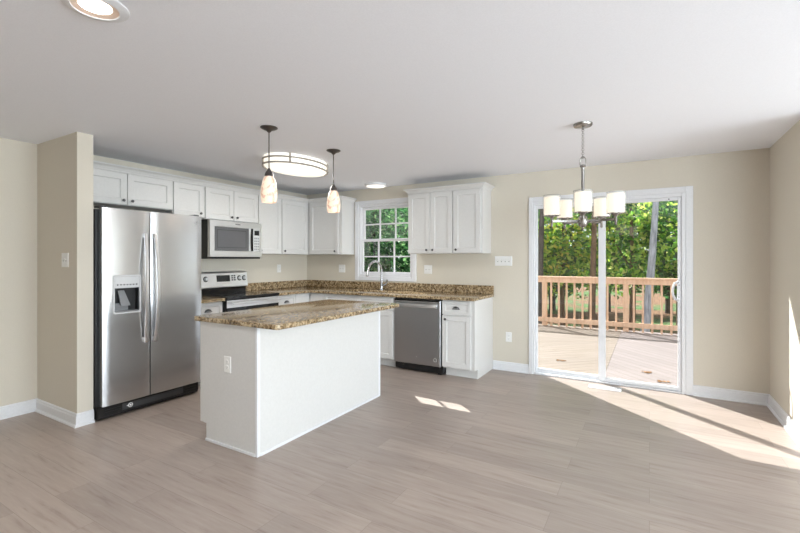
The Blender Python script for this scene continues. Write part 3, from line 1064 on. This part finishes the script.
# ---------------------------------------------------------------- range
rg = thing('kitchen_range', 'stainless and black electric range with knobs on its backguard', 'stove', (-4.34, 3.43, 0))
ry0, ry1 = 3.045, 3.816
MB().box(XL + .03, -4.03, ry0, ry1, .03, .895, .004).build('body', 'black_plastic', rg)
MB().box(-4.58, -4.06, ry0 + .02, ry1 - .02, 0, .03).build('foot_base', 'black_plastic', rg)
ck = MB().box(-4.60, -3.985, ry0, ry1, .893, .922, .007, 3).build('cooktop', 'black_gloss', rg)
for bx_, by_, r_ in ((-4.16, 3.235, .115), (-4.16, 3.63, .085), (-4.43, 3.235, .085), (-4.43, 3.63, .105)):
    MB().lathe([(r_, 0), (r_, .0006), (r_ - .006, .0006), (r_ - .006, 0)], (bx_, by_, .9221), n=36, cap0=False, cap1=False).build('burner_ring', 'burner_grey', ck)
# backguard: black riser, silver console leaning back
MB().box(XL + .012, -4.60, ry0 + .01, ry1 - .005, .90, 1.01, .004).build('riser', 'black_gloss', rg)
bg = MB()
y0, y1 = ry0 + .006, 3.85 - .012
y1 = ry1 - .002
sec = [(-4.672, .985), (-4.575, .985), (-4.568, .995), (-4.59, 1.165), (-4.60, 1.185), (-4.672, 1.19)]
bg.loops([[(x, y0, z) for x, z in sec], [(x, y1, z) for x, z in sec]])
bgo = bg.build('backguard', 'stainless_bright', rg)
nv = Vector((.17, 0, .022)).normalized()


def onbg(y, z):
    t = (z - .995) / .17
    return Vector((-4.568 - .022 * t, y, z))


MB().loops([[onbg(a, c) + nv * w for a, c in ((3.355, 1.06), (3.545, 1.06), (3.545, 1.14), (3.355, 1.14))] for w in (0, .004)]).build('display', 'screen_black', bgo)
kb = MB()
for r_ in range(3):
    for c_ in range(2):
        y = 3.57 + c_ * .035; z = 1.068 + r_ * .026
        kb.loops([[onbg(a, c) + nv * w for a, c in ((y, z), (y + .024, z), (y + .024, z + .018), (y, z + .018))] for w in (0, .003)])
kb.build('keypad', 'dark_grey_plastic', bgo)
for y in (3.115, 3.205, 3.69, 3.765):
    k = MB().lathe([(.033, 0), (.033, .004), (.027, .005)], onbg(y, 1.098), nv, 20)
    k = k.build('knob_ring', 'black_plastic', bgo, 40)
    MB().lathe([(.022, .004), (.02, .024), (.017, .028), (.002, .029)], onbg(y, 1.098), nv, 18).build('knob', 'silver_plastic', bgo, 40)
# oven door
P = face_x(-4.03)
od = MB()
od.loops([rect_ring(P, ry0 + .006, ry1 - .004, .19, .885, 0), rect_ring(P, ry0 + .006, ry1 - .004, .19, .885, .03), rect_ring(P, ry0 + .01, ry1 - .008, .194, .881, .034)])
od = od.build('oven_door', 'black_gloss', rg)
fbox(P, ry0 + .008, ry1 - .006, .80, .882, .034, .037, .001).build('door_band', 'stainless_bright', od)
fbox(P, 3.17, 3.69, .36, .68, .034, .0352).build('oven_window', 'oven_window', od)
hb = MB()
hb.box(-3.955, -3.935, ry0 + .05, ry1 - .05, .835, .863, .007, 3)
for y in (ry0 + .085, ry1 - .085):
    hb.box(-3.996, -3.945, y - .012, y + .012, .839, .859, .003)
hb.build('handle', 'stainless_bright', od, 40)
fbox(P, ry0 + .006, ry1 - .004, .04, .182, 0, .03, .004).build('storage_drawer', 'stainless_bright', rg)

# ---------------------------------------------------------------- dishwasher
dw = thing('dishwasher', 'stainless steel dishwasher with bar handle under the granite counter', 'dishwasher', (-2.365, 4.75, 0))
MB().box(-2.684, -2.04, 4.46, YB - .01, .02, CB - .004, .003).build('tub_case', 'black_plastic', dw)
P = face_y(4.46)
dd_ = MB()
a0, a1, v0, v1 = -2.678, -2.062, .10, .862
dd_.loops([rect_ring(P, a0, a1, v0, v1, 0), rect_ring(P, a0, a1, v0, v1, .034), rect_ring(P, a0 + .005, a1 - .005, v0 + .006, v1 - .006, .04)])
dd_ = dd_.build('door', 'stainless_dark', dw)
hb = MB()
N = 14
rings = []
for i in range(N + 1):
    t = i / N
    bow = 1 - (2 * t - 1) ** 4
    x = a0 + .045 + (a1 - a0 - .09) * t
    y = 4.42 - .01 - .035 * bow
    rings.append([(x, y - .007, .775), (x, y - .01, .797), (x, y - .007, .818), (x, y + .005, .818), (x, y + .005, .775)])
hb.loops(rings)
for x in (a0 + .052, a1 - .052):
    hb.box(x - .012, x + .012, 4.398, 4.421, .787, .813, .002)
hb.build('handle', 'stainless_bright', dd_, 40)
fbox(P, a0 + .004, a1 - .004, .845, .86, .0335, .0405).build('control_strip', 'black_gloss', dd_)
MB().torus(P(-2.128, .175, .0405), .02, .0022, (0, -1, 0), 24, 6).build('seal_mark', 'mark_white', dd_)
MB().lathe([(.008, 0), (.008, .0015)], P(-2.37, .19, .0398), (0, -1, 0), 14).build('maker_mark', 'silver_plastic', dd_)
MB().box(-2.67, -2.06, 4.51, 4.53, .005, .1).box(-2.12, -2.075, 4.475, 4.51, .0, .095, .003).build('toe_kick', 'black_plastic', dw)

# ---------------------------------------------------------------- plates on the walls


def outlet(name, label, P, u, v, gangs, kind, loc, cat):
    t = thing(name, label, cat, loc, 'wall plates')
    w = .072 + .046 * (gangs - 1)
    mb = MB()
    mb.loops([rect_ring(P, u - w / 2, u + w / 2, v - .058, v + .058, .0005), rect_ring(P, u - w / 2, u + w / 2, v - .058, v + .058, .003), rect_ring(P, u - w / 2 + .004, u + w / 2 - .004, v - .054, v + .054, .006)])
    mb.build('cover_plate', 'plate_white', t)
    for g in range(gangs):
        c = u + (g - (gangs - 1) / 2) * .046
        if kind == 'toggle':
            fbox(P, c - .005, c + .005, v - .012, v + .012, .006, .0066).build('toggle_slot', 'slot_grey', t)
            mb = MB()
            mb.loops([[P(c - .0045, v - .004, .006), P(c + .0045, v - .004, .006), P(c + .0045, v + .009, .006), P(c - .0045, v + .009, .006)],
                      [P(c - .0035, v + .006, .017), P(c + .0035, v + .006, .017), P(c + .0035, v + .013, .016), P(c - .0035, v + .013, .016)]])
            mb.build('toggle', 'plate_white', t)
        elif kind == 'rocker':
            fbox(P, c - .0165, c + .0165, v - .0335, v + .0335, .006, .0075, .001).build('rocker', 'plate_white', t)
            fbox(P, c - .017, c + .017, v - .001, v + .001, .0075, .0079).build('rocker_line', 'slot_grey', t)
        else:
            for dz in (-.0195, .0195):
                o = MB().lathe([(.0165, 0), (.0165, .0015), (.0155, .002)], P(c, v + dz, .006), P(0, 0, 1) - P(0, 0, 0), 18)
                o = o.build('receptacle', 'plate_white', t)
                s = fbox(P, c - .0075, c - .0055, v + dz - .002, v + dz + .007, .008, .0084)
                fadd(s, P, c + .0055, c + .0075, v + dz - .002, v + dz + .006, .008, .0084)
                fadd(s, P, c - .002, c + .002, v + dz - .010, v + dz - .006, .008, .0084)
                s.build('slot', 'slot_grey', o)
    return t


outlet('light_switch', 'white two-gang toggle switch plate on the beige wall left of the refrigerator', face_y(1.62), -4.145, 1.332, 2, 'toggle', (-4.145, 1.615, 1.332), 'light switch')
outlet('electrical_outlet', 'white outlet on the wall between stove backguard and kitchen corner', face_x(XL), 4.47, 1.205, 1, 'duplex', (XL + .004, 4.47, 1.205), 'outlet')
outlet('electrical_outlet', 'white two-gang plate on the back wall left of the kitchen window', face_y(YB), -3.985, 1.20, 2, 'rocker', (-3.985, YB - .004, 1.2), 'switch plate')
outlet('electrical_outlet', 'white two-gang plate on the back wall right of the kitchen window', face_y(YB), -2.54, 1.203, 2, 'rocker', (-2.54, YB - .004, 1.2), 'switch plate')
outlet('light_switch', 'white wide multi-gang switch plate between right wall cabinet and sliding door', face_y(YB), -1.522, 1.318, 4, 'toggle', (-1.522, YB - .004, 1.318), 'light switch')
outlet('electrical_outlet', 'white outlet low on the back wall left of the sliding door', face_y(YB), -1.457, .405, 1, 'duplex', (-1.457, YB - .004, .405), 'outlet')
outlet('electrical_outlet', 'white outlet on the near end of the kitchen island', face_y(IY0), -2.585, .59, 1, 'duplex', (-2.585, IY0 - .004, .59), 'outlet')

# floor register by the door
vt = thing('floor_register', 'white slotted floor vent lying in the sun before the sliding door', 'floor vent', (-.40, 4.88, 0))
vm = MB()
vx0, vx1, vy0, vy1 = -.555, -.245, 4.815, 4.945
vm.box(vx0, vx1, vy0, vy0 + .02, .0005, .006, .002).box(vx0, vx1, vy1 - .02, vy1, .0005, .006, .002).box(vx0, vx0 + .025, vy0, vy1, .0005, .0055, .002).box(vx1 - .025, vx1, vy0, vy1, .0005, .0055, .002)
vm.build('frame', 'vinyl_white', vt)
vm = MB()
for k in range(16):
    x = vx0 + .034 + k * .0162
    vm.box(x - .0045, x + .0045, vy0 + .018, vy1 - .018, .0008, .0048)
vm.build('louvre', 'vinyl_white', vt)

# ---------------------------------------------------------------- lamps


def pendant(x, y, label):
    t = thing('pendant_light', label, 'pendant lamp', (x, y, 1.775), 'pendant lights over the island')
    MB().lathe([(.066, 0), (.066, -.004), (.05, -.014), (.022, -.024), (.014, -.034), (.006, -.04)], (x, y, H - .0003), n=28).build('canopy', 'dark_bronze', t, 40)
    MB().cyl((x, y, H - .04), (x, y, 2.05), .0045, 10).build('rod', 'dark_bronze', t, 40)
    MB().lathe([(.006, .055), (.009, .045), (.012, .04), (.026, .02), (.032, .004), (.033, -.016)], (x, y, 1.992), n=24).build('socket_cap', 'dark_bronze', t, 40)
    prof = [(.034, .2), (.043, .185), (.052, .155), (.060, .11), (.0635, .07), (.061, .03), (.054, .0), (.0515, .001), (.058, .03), (.0605, .07), (.057, .11), (.049, .155), (.040, .183), (.031, .197)]
    MB().lathe(prof, (x, y, 1.778), n=32, cap0=False, cap1=False).build('glass_shade', 'shade_alabaster', t, 60)
    MB().lathe([(.003, 0), (.022, .012), (.029, .035), (.025, .06), (.013, .09), (.013, .13)], (x, y, 1.83), n=18).build('bulb', 'diffuser_round', t, 60)
    return t


pendant(-2.54, 2.322, 'alabaster glass pendant lamp nearest the refrigerator, over the near island end')
pendant(-2.553, 3.117, 'alabaster glass pendant lamp nearer the kitchen window, over the far island end')

ov = thing('oval_ceiling_light', 'oval flush ceiling light with nickel band above the kitchen island', 'ceiling light', (-3.152, 3.25, H - .1))
MB().lathe([(.99, 0), (.99, -.088), (.93, -.106), (.6, -.118), (.001, -.12)], (-3.152, 3.25, H - .0005), n=48, sx=.25, sy=.378).build('diffuser', 'diffuser_oval', ov, 50)


ol = bpy.data.lights.new('oval_lamp_glow', 'AREA')
ol.shape = 'ELLIPSE'; ol.size = .46; ol.size_y = .7; ol.energy = 12; ol.color = (1.0, .965, .91)
olo = bpy.data.objects.new('oval_lamp_glow', ol); COL.objects.link(olo)
olo.location = (-3.152, 3.25, H - .124)


def oval_band(z, hh, sx, sy):
    mb = MB()
    rings = []
    n = 56
    for i in range(n + 1):
        a = 2 * PI * i / n
        c, s = math.cos(a), math.sin(a)
        ring = []
        for dr_, dz in ((0, -hh), (.006, -hh), (.006, hh), (0, hh)):
            ring.append((-3.152 + (sx + dr_) * c, 3.25 + (sy + dr_) * s, z + dz))
        rings.append(ring)
    return mb.loops(rings, False, False)


oval_band(H - .036, .008, .258, .386).build('upper_band', 'brushed_band', ov, 40)
oval_band(H - .09, .008, .258, .386).build('lower_band', 'brushed_band', ov, 40)
mb = MB()
for k in range(4):
    a = PI / 4 + k * PI / 2
    cx, cy = -3.152 + .261 * math.cos(a), 3.25 + .389 * math.sin(a)
    mb.box(cx - .006, cx + .006, cy - .006, cy + .006, H - .096, H - .0005)
mb.build('band_post', 'brushed_band', ov)

def downlight(x, y, power):
    d = bpy.data.lights.new('downlight_beam', 'SPOT')
    d.energy = power; d.spot_size = math.radians(150); d.spot_blend = 1.0; d.shadow_soft_size = .05
    d.color = (1.0, 0.97, 0.93)
    o = bpy.data.objects.new('downlight_beam', d); COL.objects.link(o)
    o.location = (x, y, H - .03)


rl = thing('round_ceiling_light', 'small round flush ceiling light in front of the kitchen window', 'ceiling light', (-3.2, 4.80, H - .03))
MB().lathe([(.15, 0), (.15, -.02), (.14, -.03), (.132, -.03)], (-3.2, 4.80, H - .0005), n=40, cap1=False).build('trim_ring', 'trim_paint', rl, 40)
MB().lathe([(.134, -.025), (.12, -.036), (.06, -.04), (.001, -.041)], (-3.2, 4.80, H - .0005), n=40).build('diffuser', 'diffuser_round', rl, 50)

CANS = [(-1.923, 0.853)]
cn = thing('recessed_light', 'white recessed round downlight in the ceiling nearest the viewer', 'ceiling light', (-1.923, 0.853, H - .01))
cx, cy = CANS[0]
MB().lathe([(.118, 0), (.116, -.004), (.1, -.010), (.083, -.012), (.081, -.008), (.084, 0)], (cx, cy, H - .0005), n=40, cap0=False, cap1=False).build('trim_ring', 'trim_paint', cn, 40)
MB().lathe([(.081, -.009), (.06, -.0035), (.056, -.002)], (cx, cy, H - .0005), n=36, cap0=False, cap1=False).build('baffle', 'can_baffle', cn, 50)
MB().lathe([(.058, -.0025), (.03, -.006), (.001, -.007)], (cx, cy, H - .0005), n=32).build('lamp_lens', 'can_lamp', cn, 50)

downlight(cx, cy, 28)
for cx, cy in ((-1.955, -1.3), (-3.6, -1.3), (-.3, -1.3)):  # extra downlights out of view, added to fill the room with light
    cn2 = thing('recessed_light', 'unseen white downlight added as fill in the ceiling behind the viewer', 'ceiling light', (cx, cy, H - .01), 'added fill downlights behind the viewer')
    MB().lathe([(.118, 0), (.116, -.004), (.1, -.010), (.083, -.012), (.081, -.008), (.084, 0)], (cx, cy, H - .0005), n=40, cap0=False, cap1=False).build('trim_ring', 'trim_paint', cn2, 40)
    MB().lathe([(.081, -.0025), (.03, -.006), (.001, -.007)], (cx, cy, H - .0005), n=32).build('lamp_lens', 'can_lamp', cn2, 50)
    downlight(cx, cy, 28)

# chandelier
hx, hy = -.432, 3.455
ch = thing('chandelier', 'nickel five-arm chandelier with white drum shades before the sliding door', 'chandelier', (hx, hy, 1.6))
MB().lathe([(.068, 0), (.068, -.012), (.062, -.02), (.03, -.026), (.008, -.03), (.008, -.045)], (hx, hy, H - .0003), n=32).build('canopy', 'dark_nickel', ch, 40)
cm = MB()
z = H - .05
k = 0
while z > 2.10:
    cm.torus((hx, hy, z), .0085, .0018, (1, 0, 0) if k % 2 else (0, 1, 0), 14, 6, 1.0, 1.0)
    z -= .0145; k += 1
cm.build('chain', 'dark_nickel', ch, 60)
lm = MB()
lm.tube([(hx - .012, hy, 2.036), (hx - .02, hy, 2.051), (hx - .02, hy, 2.091), (hx - .01, hy, 2.106), (hx + .01, hy, 2.106), (hx + .02, hy, 2.091), (hx + .02, hy, 2.051), (hx + .012, hy, 2.036)], .0035, 8)
lm.build('hanging_loop', 'dark_nickel', ch, 60)
MB().lathe([(.008, .466), (.02, .461), (.022, .451), (.014, .444), (.012, .40), (.012, .10), (.016, .09), (.016, .08), (.03, .07), (.034, .055), (.034, .015), (.024, 0), (.008, -.008), (.006, -.02), (.002, -.024)], (hx, hy, 1.585), n=24).build('stem', 'dark_nickel', ch, 40)
view = Vector((-hx, -hy, 0)).normalized()
for k in range(5):
    a = math.atan2(view.y, view.x) + k * 2 * PI / 5
    dx, dy = math.cos(a), math.sin(a)
    ex, ey = hx + .228 * dx, hy + .228 * dy
    arm = MB()
    M = Matrix.Translation((hx, hy, 0)) @ Matrix.Rotation(a, 4, 'Z')
    arm.box(.03, .232, -.006, .006, 1.616, 1.636, .002, M=M)
    arm.lathe([(.004, -.03), (.009, -.022), (.009, .03), (.012, .036), (.03, .05), (.032, .056)], (ex, ey, 1.612), n=18)
    ao = arm.build('arm', 'dark_nickel', ch, 40)
    zb = 1.674
    sh = MB().lathe([(.054, 0), (.054, .134), (.052, .134), (.052, 0)], (ex, ey, zb), n=36, cap0=False, cap1=False).build('shade', 'shade_fabric', ao, 60)
    MB().lathe([(.0625, -.006), (.0625, .146), (.0615, .146), (.0615, -.006)], (ex, ey, zb), n=36, cap0=False, cap1=False).build('sleeve', 'clear_sleeve', ao, 60)
    MB().torus((ex, ey, zb + .146), .0622, .0016).build('sleeve_rim', 'dark_nickel', ao, 60)
    MB().torus((ex, ey, zb - .006), .0622, .0016).build('sleeve_rim', 'dark_nickel', ao, 60)
    bb = MB().lathe([(.013, 0), (.013, .035), (.024, .06), (.028, .08), (.02, .1), (.002, .108)], (ex, ey, zb - .01), n=16).build('bulb', 'diffuser_round', ao, 60)
    MB().lathe([(.054, 0), (.054, .003), (.012, .003), (.012, 0)], (ex, ey, zb - .006), n=28, cap0=False, cap1=False).build('shade_ring', 'dark_nickel', ao, 40)

# ---------------------------------------------------------------- outside: deck
ZD = -.15
SEAM = -.50
struct(MB().box(-7.5, SEAM - .002, YB + .102, 10.1, ZD - .04, ZD).build('deck_floor', 'deck_boards_diagonal'))
struct(MB().box(SEAM + .002, 5.0, YB + .102, 10.1, ZD - .04, ZD).build('deck_floor', 'deck_boards_chevron'))
struct(MB().box(-40, 40, YB + .2, 60, -1.35, -1.3).build('ground', 'forest_floor'))
rl = thing('deck_railing', 'light orange wooden railing along the far edge of the deck', 'railing', (-1.2, 9.95, ZD))
for x in (-6.9, -5.3, -3.67, -2.045, -.42, 1.21, 2.84, 4.5):
    MB().box(x - .05, x + .05, 9.905, 10.0, ZD, .93, .004).build('post', 'rail_wood', rl)
MB().box(-7.2, 4.8, 9.86, 10.01, .925, .962, .005).build('cap_rail', 'rail_wood', rl)
MB().box(-7.2, 4.8, 9.885, 9.92, .825, .925, .003).build('top_rail', 'rail_wood', rl)
MB().box(-7.2, 4.8, 9.885, 9.92, -.06, .04, .003).build('bottom_rail', 'rail_wood', rl)
x = -7.1
while x < 4.75:
    if min(abs(x - p) for p in (-6.9, -5.3, -3.67, -2.045, -.42, 1.21, 2.84, 4.5)) > .06:
        MB().box(x - .019, x + .019, 9.922, 9.96, -.22, .925, .003).build('baluster', 'rail_wood', rl)
    x += .1625

for (lx, ly, r_), lb in zip([(-1.10, 6.56, .09), (-.015, 6.44, .10), (.15, 6.06, .08)],
                            ['dry brown leaf litter clump on the left diagonal deck boards', 'larger dry brown leaf clump on the right deck section', 'dry brown leaf bits on the deck closest to the sliding door']):
    mb = MB()
    for k in range(7):
        a = rnd.uniform(0, 2 * PI); rr_ = r_ * rnd.uniform(0, 1); s = rnd.uniform(.018, .035)
        cx, cy = lx + rr_ * math.cos(a), ly + rr_ * .5 * math.sin(a)
        b_ = rnd.uniform(0, PI)
        ring = []
        for q in range(8):
            t = 2 * PI * q / 8
            ex, ey = s * math.cos(t), s * .55 * math.sin(t)
            ring.append((cx + ex * math.cos(b_) - ey * math.sin(b_), cy + ex * math.sin(b_) + ey * math.cos(b_), ZD + .003 + .012 * (1 + math.cos(2 * t)) * .5))
        mb.loops([ring, [(p[0], p[1], p[2] + .002) for p in ring]])
    tag(mb.build('fallen_leaves', 'leaf_brown', None, None, (lx, ly, ZD)), lb, 'leaves')

# ---------------------------------------------------------------- outside: trees
GZ = -1.3
nrnd = np.random.default_rng(11)


def foliage(name, blobs, n, size, mat, parent):
    """blobs: (cx,cy,cz,rx,ry,rz)"""
    off = np.array(world_loc(parent))
    w = np.array([b[3] * b[4] * b[5] for b in blobs]) ** .67
    idx = nrnd.choice(len(blobs), n, p=w / w.sum())
    B = np.array(blobs)[idx]
    d = nrnd.normal(size=(n, 3)); d /= np.linalg.norm(d, axis=1)[:, None]
    r = nrnd.uniform(.35, 1, n) ** .6
    C = B[:, :3] + d * B[:, 3:] * r[:, None]
    nn = nrnd.normal(size=(n, 3)) + np.array([0, -.4, .7]); nn /= np.linalg.norm(nn, axis=1)[:, None]
    a = np.cross(nn, nrnd.normal(size=(n, 3))); a /= np.linalg.norm(a, axis=1)[:, None]
    b = np.cross(nn, a)
    s = size * nrnd.uniform(.55, 1.7, n)[:, None]
    V4 = np.stack([C - a * s, C - b * s * .5 + nn * s * .15, C + a * s, C + b * s * .5 + nn * s * .15], 1).reshape(-1, 3) - off
    me = bpy.data.meshes.new(name)
    me.from_pydata(V4.tolist(), [], np.arange(4 * n).reshape(n, 4).tolist())
    me.materials.append(MAT[mat])
    o = bpy.data.objects.new(name, me); COL.objects.link(o); o.parent = parent
    return o


def tree(label, x, y, trunk_r, bark, leaf, blobs, n, size, group, lean=(0, 0), top=None, branch0=.45):
    t = thing('tree', label, 'tree', (x, y, GZ), group)
    top = top or max(b[2] for b in blobs)
    pts = []
    for k in range(9):
        s = k / 8
        pts.append((x + lean[0] * s + .03 * math.sin(5 * s + x), y + lean[1] * s, GZ + (top - GZ) * s))
    mb = MB().tube(pts, [trunk_r * (1.15 - .75 * k / 8) for k in range(9)], 12)
    for k in range(5):
        b = blobs[k % len(blobs)]
        s = branch0 + (.93 - branch0) * k / 4
        p = Vector(pts[int(s * 8)])
        q = Vector(b[:3])
        mid = (p + q) / 2 + Vector((0, 0, -.15))
        mb.tube([p, mid, q], [trunk_r * .35, trunk_r * .22, trunk_r * .08], 7)
    mb.build('trunk', bark, t, 60)
    foliage('foliage', blobs, n, size, leaf, t)
    return t


def crown_blobs(x, y, z0, z1, r, k):
    out = []
    for i in range(k):
        a = rnd.uniform(0, 2 * PI); q = r * rnd.uniform(.1, .75)
        z = rnd.uniform(z0 + .4, z1 - .4)
        out.append((x + q * math.cos(a), y + q * math.sin(a) * .8, z, r * rnd.uniform(.4, .65), r * rnd.uniform(.35, .6), rnd.uniform(.5, .95)))
    return out


# marked trunks just beyond the railing
tree('leaning pale grey tree trunk beyond the railing, seen through the right door pane', -.16, 14.0, .115, 'bark_grey', 'leaves_green', crown_blobs(.3, 14.3, 3.6, 6.0, 1.6, 6), 1800, .11, None, lean=(.5, 0), branch0=.8)
tree('dark grey tree trunk at the left edge of the left door pane', -3.02, 14.0, .12, 'bark_dark', 'leaves_yellow', crown_blobs(-3.0, 14.6, 3.3, 5.8, 1.7, 6), 1800, .11, None, lean=(.06, 0), branch0=.8)
tree('slim brown tree trunk beyond the railing just left of the door mullion', -1.52, 14.3, .10, 'bark_brown', 'leaves_green', crown_blobs(-1.3, 14.8, 2.3, 5.8, 1.5, 7), 2600, .10, None, lean=(.05, 0), branch0=.7)
# bushy trees behind them
TL = 'bushy green and yellow tree in the woods behind the deck railing'
TG = 'bushy trees behind the deck railing'
for x, y, z0, z1, r, lf, n in [(-2.6, 15.6, .2, 3.6, 1.5, 'leaves_yellow', 4200), (-.5, 16.0, .4, 4.0, 1.5, 'leaves_green', 4200), (1.5, 15.6, .2, 3.8, 1.5, 'leaves_green', 4200), (3.4, 16.2, 0, 4.0, 1.6, 'leaves_yellow', 3000),
                               (-4.6, 17.0, .2, 4.2, 1.6, 'leaves_green', 3000), (-1.6, 19.5, 0, 4.4, 2.0, 'leaves_green', 3600), (1.0, 20.2, 0, 4.6, 2.0, 'leaves_dark', 3600), (-4.8, 20.6, 0, 4.6, 2.0, 'leaves_dark', 3200), (3.8, 20.4, 0, 4.6, 2.0, 'leaves_yellow', 3200), (6.6, 16.5, 0, 4.2, 1.6, 'leaves_green', 2600), (9.6, 17.5, 0, 4.6, 1.9, 'leaves_green', 2600)]:
    tree(TL, x, y, .1, 'bark_brown', lf, crown_blobs(x, y, z0, z1, r, 14), int(n * .8), .085, TG)
TL2 = 'dense green tree outside the kitchen window over the sink'
TG2 = 'dense trees outside the kitchen window'
for x, y, z0, z1, r, lf, n in [(-9.3, 13.8, .2, 4.0, 1.5, 'leaves_dark', 4000), (-7.6, 14.4, .2, 5.4, 1.6, 'leaves_dark', 3500), (-11.2, 15.0, 0, 4.2, 1.6, 'leaves_dark', 4000), (-9.0, 17.6, 0, 4.8, 2.0, 'leaves_dark', 4200), (-12.4, 18.0, 0, 5.0, 2.0, 'leaves_dark', 4200), (-6.2, 16.0, 0, 6.0, 1.9, 'leaves_green', 3000), (-13.2, 13.6, 0, 4.2, 1.5, 'leaves_green', 3500)]:
    tree(TL2, x, y, .1, 'bark_dark', lf, crown_blobs(x, y, z0, z1, r, 14), int(n * .9), .085, TG2)
TL3 = 'tall dark tree at the back of the woods'
for i in range(13):
    x = -20 + i * 2.6
    y = 24 + rnd.uniform(-1, 1.5)
    tree(TL3, x, y, .15, 'bark_dark', 'leaves_dark', crown_blobs(x, y, -.8, 5.6, 2.0, 14), 2400, .16, 'tall dark trees at the back of the woods')
